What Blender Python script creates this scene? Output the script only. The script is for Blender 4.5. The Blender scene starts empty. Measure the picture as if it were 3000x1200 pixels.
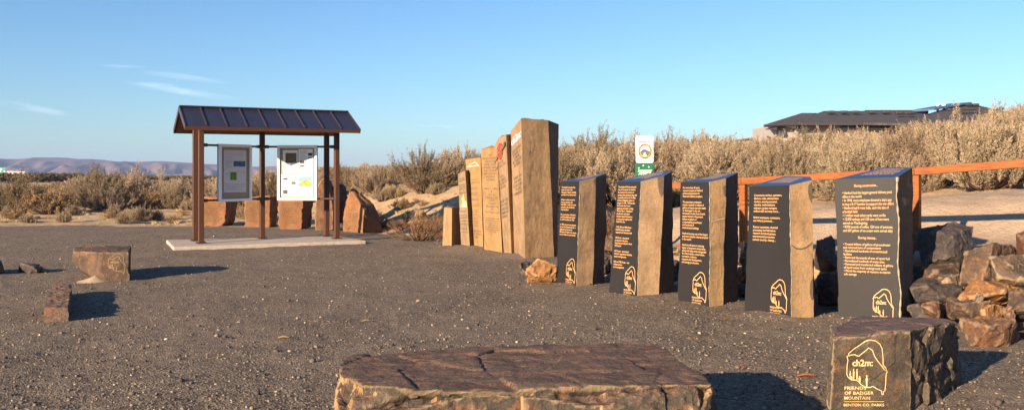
import bpy, bmesh, math, random
import numpy as np
from mathutils import Vector, noise
from mathutils.bvhtree import BVHTree
rnd = random.Random(7)
S = bpy.context.scene
COL = S.collection
F, HZ, EYE = 2600.0, 505.0, 1.5          # focal length and horizon row in photo pixels, eye height
SUN_AZ, SUN_EL = math.radians(50), math.radians(15.5)

# ---------------------------------------------------------------- measuring helpers
def G(px, py, z=0.0):
    Y = F*(EYE-z)/(py-HZ); return ((px-1500)/F*Y, Y)
def PX(px, py, Y):
    return Vector(((px-1500)/F*Y, Y, EYE+(HZ-py)/F*Y))

# ---------------------------------------------------------------- object helpers
def wloc(p):
    v = Vector((0, 0, 0))
    while p is not None:
        v += p.location; p = p.parent
    return v
def link(name, me, mat, parent=None, smooth=False):
    o = bpy.data.objects.new(name, me)
    if mat:
        for m in (mat if isinstance(mat, (list, tuple)) else [mat]): me.materials.append(m)
    if parent is not None:
        off = wloc(parent)
        co = np.empty(len(me.vertices)*3, 'f'); me.vertices.foreach_get('co', co)
        co = co.reshape(-1, 3)-np.array(off, 'f'); me.vertices.foreach_set('co', co.ravel()); me.update()
        o.parent = parent
    if smooth: me.polygons.foreach_set('use_smooth', [True]*len(me.polygons))
    COL.objects.link(o)
    return o
def obj(name, V, Fc, mat, parent=None, smooth=False, midx=None):
    me = bpy.data.meshes.new(name)
    me.from_pydata([tuple(v) for v in V], [], Fc); 
    o = link(name, me, mat, parent, smooth)
    if midx is not None: me.polygons.foreach_set('material_index', midx)
    return o
def obj_np(name, V, idx, n, mat, parent=None, attr=None):
    """fast mesh of n-gons; V (N,3), idx flat vertex index array"""
    me = bpy.data.meshes.new(name)
    V = np.asarray(V, 'f'); idx = np.asarray(idx, 'i').ravel(); nf = len(idx)//n
    me.vertices.add(len(V)); me.vertices.foreach_set('co', V.ravel())
    me.loops.add(len(idx)); me.loops.foreach_set('vertex_index', idx)
    me.polygons.add(nf); me.polygons.foreach_set('loop_start', np.arange(nf, dtype='i')*n)
    me.update(calc_edges=True)
    if attr is not None:
        for k, a in attr.items():
            at = me.attributes.new(k, 'FLOAT', 'POINT'); at.data.foreach_set('value', np.asarray(a, 'f'))
    return link(name, me, mat, parent)
def tag(o, label=None, cat=None, group=None, kind=None):
    if label: o['label'] = label
    if cat: o['category'] = cat
    if group: o['group'] = group
    if kind: o['kind'] = kind
    return o
def thing(name, label, cat, loc, group=None):
    o = bpy.data.objects.new(name, None); COL.objects.link(o); o.location = loc
    o.empty_display_size = .2
    return tag(o, label, cat, group)
class MB:
    def __init__(s): s.V = []; s.F = []
    def add(s, V, Fc):
        n = len(s.V); s.V += [Vector(v) for v in V]; s.F += [tuple(i+n for i in f) for f in Fc]; return s
    def hexa(s, b, t):     # 4 bottom, 4 top
        return s.add(list(b)+list(t), [(3,2,1,0),(4,5,6,7),(0,1,5,4),(1,2,6,5),(2,3,7,6),(3,0,4,7)])
    def box(s, c, sx, sy, sz, ux=(1,0,0)):
        ux = Vector(ux).normalized(); uy = Vector((-ux.y, ux.x, 0)).normalized(); c = Vector(c)
        uz = ux.cross(uy).normalized()
        P = lambda a, b, d: c+ux*a*sx/2+uy*b*sy/2+uz*d*sz/2
        return s.hexa([P(-1,-1,-1),P(1,-1,-1),P(1,1,-1),P(-1,1,-1)], [P(-1,-1,1),P(1,-1,1),P(1,1,1),P(-1,1,1)])
    def bar(s, p, q, w, h):
        p = Vector(p); q = Vector(q); d = (q-p); c = (p+q)/2; u = d.normalized()
        if abs(u.z) > .95: sd = Vector((1,0,0))
        else: sd = Vector((-u.y, u.x, 0)).normalized()
        up = u.cross(sd).normalized()
        P = lambda e, a, b: e+sd*a*w/2+up*b*h/2
        return s.hexa([P(p,-1,-1),P(p,1,-1),P(p,1,1),P(p,-1,1)][::-1], [P(q,-1,-1),P(q,1,-1),P(q,1,1),P(q,-1,1)][::-1])
    def tube(s, p, q, r, r2=None, n=10):
        p = Vector(p); q = Vector(q); u = (q-p).normalized(); r2 = r if r2 is None else r2
        a = u.orthogonal().normalized(); b = u.cross(a)
        R = [p+(a*math.cos(t)+b*math.sin(t))*r for t in [2*math.pi*i/n for i in range(n)]]
        T = [q+(a*math.cos(t)+b*math.sin(t))*r2 for t in [2*math.pi*i/n for i in range(n)]]
        return s.add(R+T, [tuple(range(n))[::-1], tuple(range(n, 2*n))]+[(i,(i+1)%n,(i+1)%n+n,i+n) for i in range(n)])
    def build(s, name, mat, parent=None, bevel=0, smooth=False):
        me = bpy.data.meshes.new(name)
        bm = bmesh.new(); vs = [bm.verts.new(v) for v in s.V]
        for f in s.F:
            try: bm.faces.new([vs[i] for i in f])
            except ValueError: pass
        bmesh.ops.recalc_face_normals(bm, faces=bm.faces)
        if bevel: bmesh.ops.bevel(bm, geom=list(bm.edges), offset=bevel, segments=1, affect='EDGES', clamp_overlap=True)
        bm.to_mesh(me); bm.free()
        return link(name, me, mat, parent, smooth)

# ---------------------------------------------------------------- materials
class N:
    """tiny node helper"""
    def __init__(s, name):
        s.m = bpy.data.materials.new(name); s.m.use_nodes = True
        s.t = s.m.node_tree; s.t.nodes.clear()
        s.out = s.n('ShaderNodeOutputMaterial'); s.b = s.n('ShaderNodeBsdfPrincipled')
        s.l(s.b.outputs[0], s.out.inputs['Surface'])
        s.b.inputs['Roughness'].default_value = .9; s.b.inputs['Specular IOR Level'].default_value = .25
    def n(s, t, **k):
        nd = s.t.nodes.new(t)
        for a, v in k.items(): setattr(nd, a, v)
        return nd
    def l(s, a, b): s.t.links.new(a, b)
    def coord(s, scale=(1,1,1), kind='Object'):
        if kind == 'Position': c = s.n('ShaderNodeNewGeometry').outputs['Position']
        else: c = s.n('ShaderNodeTexCoord').outputs[kind]
        mp = s.n('ShaderNodeMapping'); mp.inputs['Scale'].default_value = scale
        s.l(c, mp.inputs[0]); return mp.outputs[0]
    def noise(s, vec, scale, detail=5, rough=.6, dist=0):
        nd = s.n('ShaderNodeTexNoise'); nd.inputs['Scale'].default_value = scale
        nd.inputs['Detail'].default_value = detail; nd.inputs['Roughness'].default_value = rough
        nd.inputs['Distortion'].default_value = dist; s.l(vec, nd.inputs['Vector']); return nd.outputs[0]
    def vor(s, vec, scale, out='Distance', feature='F1'):
        nd = s.n('ShaderNodeTexVoronoi', feature=feature); nd.inputs['Scale'].default_value = scale
        s.l(vec, nd.inputs['Vector']); return nd.outputs[out]
    def ramp(s, fac, stops, interp='LINEAR'):
        r = s.n('ShaderNodeValToRGB'); cr = r.color_ramp; cr.interpolation = interp
        while len(cr.elements) < len(stops): cr.elements.new(.5)
        for e, (p, c) in zip(cr.elements, stops):
            e.position = p; e.color = (*c, 1) if hasattr(c, '__len__') else (c, c, c, 1)
        s.l(fac, r.inputs[0]); return r.outputs[0]
    def mix(s, fac, a, b, mode='MIX'):
        m = s.n('ShaderNodeMix', data_type='RGBA', blend_type=mode)
        for i, v in ((0, fac), (6, a), (7, b)):
            if hasattr(v, 'links') or hasattr(v, 'is_linked'): s.l(v, m.inputs[i])
            elif i == 0: m.inputs[0].default_value = v
            else: m.inputs[i].default_value = (*v, 1)
        return m.outputs[2]
    def math(s, op, a, b=0.0, clamp=False):
        m = s.n('ShaderNodeMath', operation=op, use_clamp=clamp)
        for i, v in ((0, a), (1, b)):
            if hasattr(v, 'is_linked'): s.l(v, m.inputs[i])
            else: m.inputs[i].default_value = v
        return m.outputs[0]
    def attr(s, name):
        return s.n('ShaderNodeAttribute', attribute_name=name).outputs['Fac']
    def bump(s, h, strength=.5, dist=.01, prev=None):
        b = s.n('ShaderNodeBump'); b.inputs['Strength'].default_value = strength; b.inputs['Distance'].default_value = dist
        s.l(h, b.inputs['Height'])
        if prev is not None: s.l(prev, b.inputs['Normal'])
        s.last = b.outputs[0]; s.l(s.last, s.b.inputs['Normal']); return s.last
    def col(s, c):
        if hasattr(c, 'is_linked'): s.l(c, s.b.inputs['Base Color'])
        else: s.b.inputs['Base Color'].default_value = (*c, 1)
        return s
    def p(s, rough=None, spec=None, metal=None):
        if rough is not None: s.b.inputs['Roughness'].default_value = rough
        if spec is not None: s.b.inputs['Specular IOR Level'].default_value = spec
        if metal is not None: s.b.inputs['Metallic'].default_value = metal
        return s

def worn(name, c, rough=.6, spec=.3, metal=0, var=.25, scale=6, bump=.15, bdist=.002):
    """paint, metal or plastic with slight mottling, so no surface is perfectly flat"""
    m = N(name); v = m.coord()
    a = m.noise(v, scale, 6, .65); b = m.noise(v, scale*14, 3)
    f = m.math('ADD', m.math('MULTIPLY', a, .7), m.math('MULTIPLY', b, .3))
    lo = tuple(x*(1-var) for x in c); hi = tuple(min(1, x*(1+var)) for x in c)
    m.col(m.ramp(f, [(.3, lo), (.7, hi)])).p(rough, spec, metal)
    if bump: m.bump(b, bump, bdist)
    return m.m

def mat_ground():
    m = N('ground_soil'); v = m.coord(kind='Position')
    g = m.attr('gravel'); p = m.attr('path')
    # crushed basalt gravel
    big = m.noise(v, .8, 5, .65)
    med = m.noise(v, 9, 4, .6)
    vc = m.vor(v, 62, 'Color'); sep = m.n('ShaderNodeSeparateColor'); m.l(vc, sep.inputs[0])
    vd = m.vor(v, 62, 'Distance'); vd2 = m.vor(v, 135, 'Distance')
    grain = m.ramp(sep.outputs[0], [(0, (.050,.040,.031)), (.35, (.130,.104,.079)), (.75, (.245,.195,.145)), (.93, (.345,.275,.20)), (.985, (.43,.35,.26)), (1, (.48,.40,.30))])
    dust = m.mix(m.ramp(big, [(.36, 0), (.62, .75)]), grain, (.26,.21,.158))
    dust = m.mix(m.ramp(med, [(.35, .55), (.65, 0)]), dust, (.105,.085,.07))
    # sandy soil
    sn = m.noise(v, 1.6, 7, .7); sf = m.noise(v, 22, 5, .7)
    sand = m.ramp(sn, [(.28, (.36,.24,.14)), (.5, (.52,.365,.22)), (.7, (.61,.445,.285))])
    sand = m.mix(m.ramp(sf, [(.32, .6), (.55, 0)]), sand, (.24,.165,.10))
    veg = m.ramp(m.noise(v, .55, 5, .7), [(.56, 0), (.68, .5)])
    sand = m.mix(veg, sand, (.22,.19,.08))
    pth = m.ramp(m.noise(v, 2.2, 7, .68), [(.3, (.36,.265,.185)), (.6, (.47,.355,.25)), (.8, (.54,.42,.30))])
    pth = m.mix(m.ramp(m.noise(v, 34, 4, .7), [(.3, .5), (.45, 0)]), pth, (.42,.31,.22))
    c = m.mix(p, sand, pth); c = m.mix(g, c, dust)
    # far away: dry brush country seen at a glancing angle
    m.col(c).p(.95, .12)
    hg = m.math('SUBTRACT', 1.0, vd); hg2 = m.math('SUBTRACT', 1.0, vd2)
    h = m.math('MULTIPLY', m.math('ADD', hg, m.math('MULTIPLY', hg2, .5)), g)
    b1 = m.bump(h, .9, .018)
    inv = m.math('SUBTRACT', 1.0, g)
    b2 = m.bump(m.math('MULTIPLY', m.math('ADD', sf, m.math('MULTIPLY', m.noise(v, 90, 3), .4)), inv), .8, .05, b1)
    m.bump(med, .5, .05, b2)
    return m.m

def mat_basalt(name, body, patch, rust, edge, top=None, rustamt=.5, edgeamt=.6, scale=1.0, bump=1.0, side=None):
    """broken basalt: body colour, darker patches, rust stains, cream mineral crust on broken edges, varnished top"""
    m = N(name); v = m.coord(); geo = m.n('ShaderNodeNewGeometry')
    n1 = m.noise(v, 3.2*scale, 8, .68, .6); n2 = m.noise(v, 8*scale, 8, .7, .3); n3 = m.noise(v, 46*scale, 5, .7)
    c = m.ramp(n1, [(.36, patch), (.5, body), (.64, tuple(x*1.35 for x in body))])
    c = m.mix(m.ramp(n2, [(.62-.22*rustamt, 0), (.70-.18*rustamt, .9)]), c, rust)
    c = m.mix(m.ramp(n3, [(.3, .75), (.48, 0)]), c, tuple(x*.45 for x in body))
    c = m.mix(m.ramp(n3, [(.60, 0), (.74, .5)]), c, edge)
    pt = m.ramp(m.math('ADD', geo.outputs['Pointiness'], m.math('MULTIPLY', m.math('SUBTRACT', n2, .5), .10)), [(.515, 0), (.55, edgeamt)])
    c = m.mix(pt, c, edge)
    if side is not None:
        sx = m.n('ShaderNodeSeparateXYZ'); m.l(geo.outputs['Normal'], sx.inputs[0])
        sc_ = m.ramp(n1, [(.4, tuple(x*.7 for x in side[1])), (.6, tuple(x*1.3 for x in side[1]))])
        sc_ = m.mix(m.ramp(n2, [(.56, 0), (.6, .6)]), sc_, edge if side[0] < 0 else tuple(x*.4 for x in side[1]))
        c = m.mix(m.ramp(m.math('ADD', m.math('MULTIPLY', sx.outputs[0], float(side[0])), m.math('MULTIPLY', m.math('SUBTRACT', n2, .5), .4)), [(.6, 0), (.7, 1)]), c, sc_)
    if top is not None:
        sz = m.n('ShaderNodeSeparateXYZ'); m.l(geo.outputs['Normal'], sz.inputs[0])
        vs = m.coord((1.1, 4.5, 3))
        s1 = m.noise(vs, 2.2*scale, 8, .7, .8); s2 = m.noise(vs, 5.0*scale, 8, .72, 1.2)
        tc = m.ramp(s1, [(.32, tuple(x*.55 for x in top)), (.5, top), (.66, tuple(x*1.5 for x in top))])
        tc = m.mix(m.ramp(s2, [(.545, 0), (.575, .85)]), tc, (.25,.125,.078))
        tc = m.mix(m.ramp(m.noise(vs, 17*scale, 5, .7, .5), [(.64, 0), (.70, .55)]), tc, (.44,.34,.24))
        tc = m.mix(m.ramp(n3, [(.3, .6), (.46, 0)]), tc, tuple(x*.4 for x in top))
        f = m.ramp(m.math('ADD', sz.outputs[2], m.math('MULTIPLY', m.math('SUBTRACT', n2, .5), .5)), [(.62, 0), (.74, 1)])
        c = m.mix(f, c, tc)
    m.col(c).p(.82, .28)
    b = m.bump(n2, .55*bump, .05)
    m.bump(n3, .6*bump, .012, b)
    return m.m

def mat_column(name, c, c2, crust, streak=.5):
    """sawn or naturally split columnar basalt, tan weathering rind"""
    m = N(name); v = m.coord(); vl = m.coord((1, 1, .75))
    n1 = m.noise(vl, 3.5, 7, .65, .4); n2 = m.noise(v, 60, 5, .75); n3 = m.noise(v, 18, 6, .7)
    k = m.ramp(n1, [(.3, c2), (.52, c), (.75, tuple(min(1, x*1.22) for x in c))])
    k = m.mix(m.ramp(n2, [(.32, .6), (.5, 0)]), k, tuple(x*.45 for x in c2))
    k = m.mix(m.ramp(m.noise(v, 7, 8, .75, 1.0), [(.66, 0), (.72, streak)]), k, crust)
    m.col(k).p(.9, .2)
    b = m.bump(n3, .35, .010); m.bump(n2, .8, .006, b)
    return m.m

M = {}
def make_materials():
    M['ground'] = mat_ground()
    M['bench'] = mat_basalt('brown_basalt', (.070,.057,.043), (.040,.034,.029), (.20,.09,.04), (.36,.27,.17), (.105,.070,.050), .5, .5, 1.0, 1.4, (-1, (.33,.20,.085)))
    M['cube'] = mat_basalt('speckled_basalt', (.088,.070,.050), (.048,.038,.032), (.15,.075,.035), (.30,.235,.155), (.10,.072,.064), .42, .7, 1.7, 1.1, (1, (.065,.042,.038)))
    M['rock_grey'] = mat_basalt('grey_basalt', (.088,.058,.040), (.045,.035,.03), (.17,.085,.042), (.28,.20,.135), None, .5, .5, 1.2, 1.2)
    M['rock_red'] = mat_basalt('red_brown_basalt', (.125,.063,.035), (.065,.04,.028), (.20,.095,.042), (.36,.26,.17), None, .6, .45, 1.3, 1.1)
    M['rock_orange'] = mat_basalt('orange_basalt', (.26,.125,.045), (.14,.07,.035), (.33,.145,.04), (.40,.29,.17), None, .6, .5, 1.2, 1.1)
    M['rock_tan'] = mat_basalt('tan_basalt', (.13,.09,.058), (.07,.052,.038), (.20,.11,.055), (.42,.32,.21), None, .4, .6, 1.3, 1.1)
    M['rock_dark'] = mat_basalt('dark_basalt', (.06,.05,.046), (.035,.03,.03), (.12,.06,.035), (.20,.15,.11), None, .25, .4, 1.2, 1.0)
    M['slab_red'] = mat_basalt('rust_face_basalt', (.19,.085,.037), (.13,.06,.03), (.22,.115,.05), (.30,.20,.12), None, .5, .35, .8, .7)
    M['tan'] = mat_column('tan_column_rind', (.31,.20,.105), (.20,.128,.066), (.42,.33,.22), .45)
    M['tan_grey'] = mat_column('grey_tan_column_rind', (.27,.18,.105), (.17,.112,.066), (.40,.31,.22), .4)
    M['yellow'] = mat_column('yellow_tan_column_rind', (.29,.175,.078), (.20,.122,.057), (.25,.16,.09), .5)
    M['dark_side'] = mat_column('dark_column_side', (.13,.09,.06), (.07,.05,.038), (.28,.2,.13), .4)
    M['polished'] = worn('polished_black_stone', (.0185,.0175,.0185), .5, .22, 0, .12, 5, .05, .0005)
    M['polished_top'] = worn('black_top_sky_tint', (.022,.045,.11), .42, .3, 0, .1, 5, .02, .0003)  # black stone; the blue is sky reflection put into the base colour
    M['gold'] = worn('gold_lettering', (.74,.41,.17), .6, .3, 0, .08, 20, 0)
    M['gold_pale'] = worn('pale_gold_lettering', (.74,.54,.25), .6, .3, 0, .12, 20, 0)
    M['grey_ink'] = worn('dark_sandblasted_lettering', (.135,.105,.08), .9, .1, 0, .3, 30, 0)
    M['faint_ink'] = worn('faint_sandblasted_lettering', (.17,.105,.055), .9, .1, 0, .3, 30, 0)
    M['white'] = worn('white_paint', (.80,.80,.80), .5, .3, 0, .03, 8, .05)
    M['steel_brown'] = worn('brown_painted_steel', (.065,.026,.013), .5, .35, 0, .18, 5, .06)
    M['steel_dark'] = worn('dark_brown_steel', (.05,.03,.024), .5, .35, 0, .15, 5, .06)
    M['roof_metal'] = worn('purple_brown_roof_metal', (.026,.026,.046), .38, .6, .15, .12, 3, .08)
    M['seam_metal'] = worn('roof_seam_metal', (.05,.034,.036), .4, .5, .1, .1, 3, .05)
    M['plywood'] = worn('stained_plywood', (.20,.085,.035), .75, .2, 0, .3, 7, .2)
    M['concrete'] = worn('pale_concrete', (.40,.345,.29), .9, .15, 0, .22, 9, .5, .004)
    M['board_back'] = worn('grey_brown_board', (.30,.25,.205), .85, .1, 0, .1, 9, .1)
    M['blue_edge'] = worn('blue_grey_frame_side', (.40,.42,.45), .4, .4, 0, .05, 9, 0)
    M['paper'] = worn('white_paper', (.82,.81,.79), .85, .1, 0, .02, 9, 0)
    M['grey_paper'] = worn('cool_poster_paper', (.56,.56,.60), .85, .1, 0, .04, 9, 0)
    M['ink'] = worn('printed_text', (.42,.41,.42), .9, .1, 0, .1, 50, 0)
    M['pic_blue'] = worn('blue_print', (.05,.13,.27), .7, .2, 0, .5, 12, 0)
    M['pic_sky'] = worn('sky_print', (.16,.40,.62), .7, .2, 0, .3, 12, 0)
    M['pic_green'] = worn('green_print', (.10,.22,.04), .7, .2, 0, .5, 24, 0)
    M['pic_brown'] = worn('brown_print', (.16,.11,.055), .7, .2, 0, .8, 26, 0)
    M['pic_orange'] = worn('orange_print', (.60,.33,.09), .7, .2, 0, .45, 14, 0)
    M['pic_dark'] = worn('dark_print', (.07,.065,.05), .7, .2, 0, .7, 30, 0)
    M['green_box'] = worn('green_plastic', (.012,.125,.055), .45, .4, 0, .1, 9, .05)
    M['purple'] = worn('purple_print', (.16,.06,.25), .7, .2, 0, .2, 20, 0)
    M['faint_gold'] = worn('faint_gold_lines', (.30,.215,.125), .8, .2, 0, .3, 30, 0)
    M['crust'] = worn('pale_chipped_edge', (.34,.28,.20), .9, .1, 0, .4, 30, .3)
    M['scar'] = worn('dark_exposed_stone', (.105,.080,.060), .9, .15, 0, .35, 20, .3)
    M['ring'] = worn('brown_ring_print', (.42,.26,.10), .7, .2, 0, .2, 30, 0)
    M['logo_red'] = worn('red_logo', (.62,.05,.04), .7, .2, 0, .1, 20, 0)
    M['logo_black'] = worn('black_logo', (.06,.05,.045), .7, .2, 0, .2, 20, 0)
    M['logo_violet'] = worn('violet_white_logo', (.66,.52,.70), .7, .2, 0, .1, 20, 0)
    M['logo_white'] = worn('white_logo', (.60,.56,.50), .7, .2, 0, .05, 20, 0)
    M['logo_orange'] = worn('orange_logo', (.55,.27,.10), .7, .2, 0, .05, 20, 0)
    M['logo_cyan'] = worn('pale_blue_logo', (.42,.62,.66), .7, .2, 0, .05, 20, 0)
    M['logo_yellow'] = worn('yellow_logo', (.50,.45,.12), .7, .2, 0, .05, 20, 0)
    M['shingle'] = None
    # stained cedar fence
    m = N('orange_stained_wood'); v = m.coord((1, 1, 1)); vg = m.coord((2.2, 2.2, 24)); 
    g = m.noise(vg, 3.0, 5, .65, .5); n = m.noise(v, 3, 5)
    c = m.ramp(g, [(.3, (.13,.038,.010)), (.55, (.25,.078,.017)), (.75, (.34,.12,.028))])
    c = m.mix(m.ramp(n, [(.35, .5), (.5, 0)]), c, (.17,.05,.02))
    m.col(c).p(.6, .25); m.bump(g, .3, .004); M['wood'] = m.m
    # weathered timber
    m = N('weathered_timber'); vg = m.coord((14, 1.2, 14)); v = m.coord()
    g = m.noise(vg, 3, 6, .7, .6); n = m.noise(v, 5, 6, .7)
    c = m.ramp(g, [(.3, (.055,.036,.03)), (.5, (.13,.085,.062)), (.7, (.24,.165,.12))])
    c = m.mix(m.ramp(n, [(.5, 0), (.62, .6)]), c, (.22,.11,.06))
    m.col(c).p(.85, .2); m.bump(g, .8, .015); M['timber'] = m.m
    # roof shingles
    m = N('charcoal_shingles'); v = m.coord()
    b = m.n('ShaderNodeTexBrick'); b.inputs['Scale'].default_value = 1.0; b.offset = .5
    b.inputs['Color1'].default_value = (.052,.047,.049, 1); b.inputs['Color2'].default_value = (.085,.077,.078, 1); b.inputs['Mortar'].default_value = (.03,.028,.03, 1)
    b.inputs['Brick Width'].default_value = .35; b.inputs['Row Height'].default_value = .15; b.inputs['Mortar Size'].default_value = .012
    m.l(v, b.inputs[0]); n = m.noise(v, 3, 6)
    m.col(m.mix(m.ramp(n, [(.3, 0), (.7, .4)]), b.outputs[0], (.10,.088,.082))).p(.9, .2); m.bump(m.noise(v, 12, 4), .5, .02); M['shingle'] = m.m
    M['house_wall'] = worn('grey_stucco', (.30,.28,.27), .9, .15, 0, .08, 3, .2)
    M['fascia'] = worn('dark_fascia', (.045,.04,.042), .6, .3, 0, .1, 3, 0)
    M['glass'] = worn('dark_window_glass', (.03,.035,.045), .12, .7, 0, .1, 3, 0)
    M['pale_glass'] = worn('pale_window_glass', (.62,.68,.66), .25, .5, 0, .1, 3, 0)
    M['solar'] = worn('blue_solar_glass', (.07,.13,.23), .65, .25, 0, .1, 3, 0)
    # dry brush foliage, varied per plant and per sprig
    def brush(name, lo, mid, hi, alt):
        m = N(name); r = m.n('ShaderNodeObjectInfo').outputs['Random']; t = m.attr('tone')
        c = m.ramp(t, [(0, lo), (.45, mid), (1, hi)])
        c = m.mix(m.ramp(r, [(.15, 0), (.95, .75)]), c, m.mix(t, tuple(x*.55 for x in alt), tuple(x*1.25 for x in alt)))
        r2 = m.math('FRACT', m.math('MULTIPLY', r, 7.31)); c = m.mix(m.ramp(r2, [(0, .45), (.5, 0)]), c, (.15,.11,.075))
        m.col(c).p(.9, .1)
        tr = m.n('ShaderNodeBsdfTranslucent'); m.l(c, tr.inputs[0])
        mx = m.n('ShaderNodeMixShader'); mx.inputs[0].default_value = .12
        m.l(m.b.outputs[0], mx.inputs[1]); m.l(tr.outputs[0], mx.inputs[2]); m.l(mx.outputs[0], m.out.inputs['Surface'])
        return m.m
    M['sage'] = brush('sage_foliage', (.16,.118,.08), (.355,.272,.185), (.55,.44,.315), (.29,.23,.14))
    M['sage_dark'] = brush('dark_sage_foliage', (.12,.085,.052), (.24,.17,.105), (.40,.30,.19), (.20,.165,.095))
    M['rabbit'] = brush('golden_seedheads', (.19,.10,.04), (.37,.235,.11), (.56,.42,.25), (.30,.21,.11))
    M['rust_weed'] = brush('rusty_weed', (.17,.08,.04), (.30,.155,.08), (.42,.25,.14), (.27,.15,.08))
    M['straw'] = brush('dry_grass', (.28,.19,.09), (.47,.34,.17), (.64,.50,.29), (.40,.33,.15))
    M['orchard'] = brush('autumn_leaves', (.05,.055,.02), (.11,.10,.035), (.22,.13,.05), (.08,.10,.03))
    M['stem'] = worn('brush_bark', (.13,.09,.062), .9, .1, 0, .3, 6, 0)
    M['pale_stem'] = worn('pale_bark', (.36,.29,.22), .9, .1, 0, .3, 6, 0)
    # distant hills
    m = N('dry_hill_grass'); v = m.coord(kind='Position')
    n = m.noise(v, .012, 8, .65); c = m.ramp(n, [(.35, (.13,.092,.078)), (.65, (.20,.148,.125))])
    m.col(c).p(.95, .05); M['hill'] = m.m
    # loose stones
    m = N('loose_stones'); g = m.attr('tone')
    m.col(m.ramp(g, [(0, (.06,.048,.04)), (.6, (.14,.11,.088)), (.9, (.25,.20,.15)), (.985, (.34,.275,.20)), (1, (.58,.50,.38))])).p(.9, .2)
    M['pebble'] = m.m
SKY_STR, SUN_STR, SUN_COL, EXPO = .060, 5.0, (1, .76, .52), 1.42
SKY_TINT = (.76, .95, 1.13, 1); CLOUD = (12, 10.5, 10.5, 1)
HAZE_D, HAZE_COL = 0.00020, (.42, .58, 1, 1)
make_materials()
# ---------------------------------------------------------------- camera, world, sun
cam = bpy.data.objects.new('camera', bpy.data.cameras.new('camera')); COL.objects.link(cam); S.camera = cam
cam.location = (0, 0, EYE); cam.rotation_euler = (math.pi/2, 0, 0)
cam.data.sensor_width = 36; cam.data.lens = F/3000*36; cam.data.shift_y = (HZ-600)/3000
cam.data.clip_start = .1; cam.data.clip_end = 20000
W = bpy.data.worlds.new('World'); S.world = W; W.use_nodes = True
wt = W.node_tree; wt.nodes.clear()
def wn(t, **k):
    n = wt.nodes.new(t)
    for a, b in k.items(): setattr(n, a, b)
    return n
sky = wn('ShaderNodeTexSky', sky_type='NISHITA'); sky.sun_disc = False
sky.sun_elevation = SUN_EL; sky.sun_rotation = math.atan2(-math.cos(SUN_AZ), -math.sin(SUN_AZ))
sky.air_density = 1.0; sky.dust_density = .35; sky.ozone_density = 3.0; sky.altitude = 200
bg = wn('ShaderNodeBackground'); bg.inputs[1].default_value = SKY_STR
wo = wn('ShaderNodeOutputWorld'); wt.links.new(bg.outputs[0], wo.inputs[0])
tc = wn('ShaderNodeTexCoord'); sp = wn('ShaderNodeSeparateXYZ'); wt.links.new(tc.outputs['Generated'], sp.inputs[0])
def wm(op, a, b=0.0, clamp=False):
    m = wn('ShaderNodeMath', operation=op, use_clamp=clamp)
    for i, v in ((0, a), (1, b)):
        if hasattr(v, 'is_linked'): wt.links.new(v, m.inputs[i])
        else: m.inputs[i].default_value = v
    return m.outputs[0]
ymax = wm('MAXIMUM', sp.outputs[1], .02)
au = wm('DIVIDE', sp.outputs[0], ymax); av = wm('DIVIDE', sp.outputs[2], ymax)
cmb = wn('ShaderNodeCombineXYZ')
nz = wn('ShaderNodeTexNoise'); nz.inputs['Scale'].default_value = 7; nz.inputs['Detail'].default_value = 7; nz.inputs['Roughness'].default_value = .62; nz.inputs['Distortion'].default_value = .6
wt.links.new(wm('MULTIPLY', au, 1.6), cmb.inputs[0]); wt.links.new(wm('MULTIPLY', wm('ADD', av, wm('MULTIPLY', au, .15)), 17.0), cmb.inputs[1]); wt.links.new(cmb.outputs[0], nz.inputs[0])
cl = 0.0
# wisps: centre bearing, centre height, half lengths, drop along the wisp, strength
for cu, cv, hu, hv, tilt, st in ((-.372, .0915, .07, .0042, -.15, .36), (-.405, .0985, .03, .0035, -.05, .30), (-.37, .107, .055, .0045, -.13, .18), (-.545, .073, .05, .0055, -.17, .2), (-.088, .052, .032, .0016, -.02, .2), (-.44, .1195, .03, .002, -.03, .12)):
    du = wm('SUBTRACT', au, cu); dv = wm('SUBTRACT', wm('SUBTRACT', av, cv), wm('MULTIPLY', du, tilt))
    e = wm('ADD', wm('POWER', wm('ABSOLUTE', wm('DIVIDE', du, hu)), 2.0), wm('POWER', wm('ABSOLUTE', wm('DIVIDE', dv, hv)), 2.0))
    k = wm('MULTIPLY', wm('SUBTRACT', 1.0, e, True), st)
    cl = wm('MAXIMUM', cl, k)
cl = wm('MULTIPLY', cl, wm('MULTIPLY', wm('SUBTRACT', nz.outputs[0], .38, True), 4.2, True), True)
mx = wn('ShaderNodeMix', data_type='RGBA'); wt.links.new(cl, mx.inputs[0]); wt.links.new(sky.outputs[0], mx.inputs[6]); mx.inputs[7].default_value = CLOUD
tint = wn('ShaderNodeMix', data_type='RGBA', blend_type='MULTIPLY'); tint.inputs[0].default_value = 1; wt.links.new(mx.outputs[2], tint.inputs[6]); tint.inputs[7].default_value = SKY_TINT
wt.links.new(tint.outputs[2], bg.inputs[0])
sl = bpy.data.lights.new('sun', 'SUN'); sl.energy = SUN_STR; sl.angle = math.radians(.53); sl.color = SUN_COL
sun = bpy.data.objects.new('sun', sl); COL.objects.link(sun)
sdir = Vector((math.cos(SUN_AZ)*math.cos(SUN_EL), math.sin(SUN_AZ)*math.cos(SUN_EL), -math.sin(SUN_EL)))
sun.rotation_euler = sdir.to_track_quat('-Z', 'Y').to_euler(); sun.location = -sdir*60
vs = S.view_settings; vs.view_transform = 'Standard'; vs.look = 'None'; vs.gamma = 1; vs.exposure = EXPO

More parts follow.
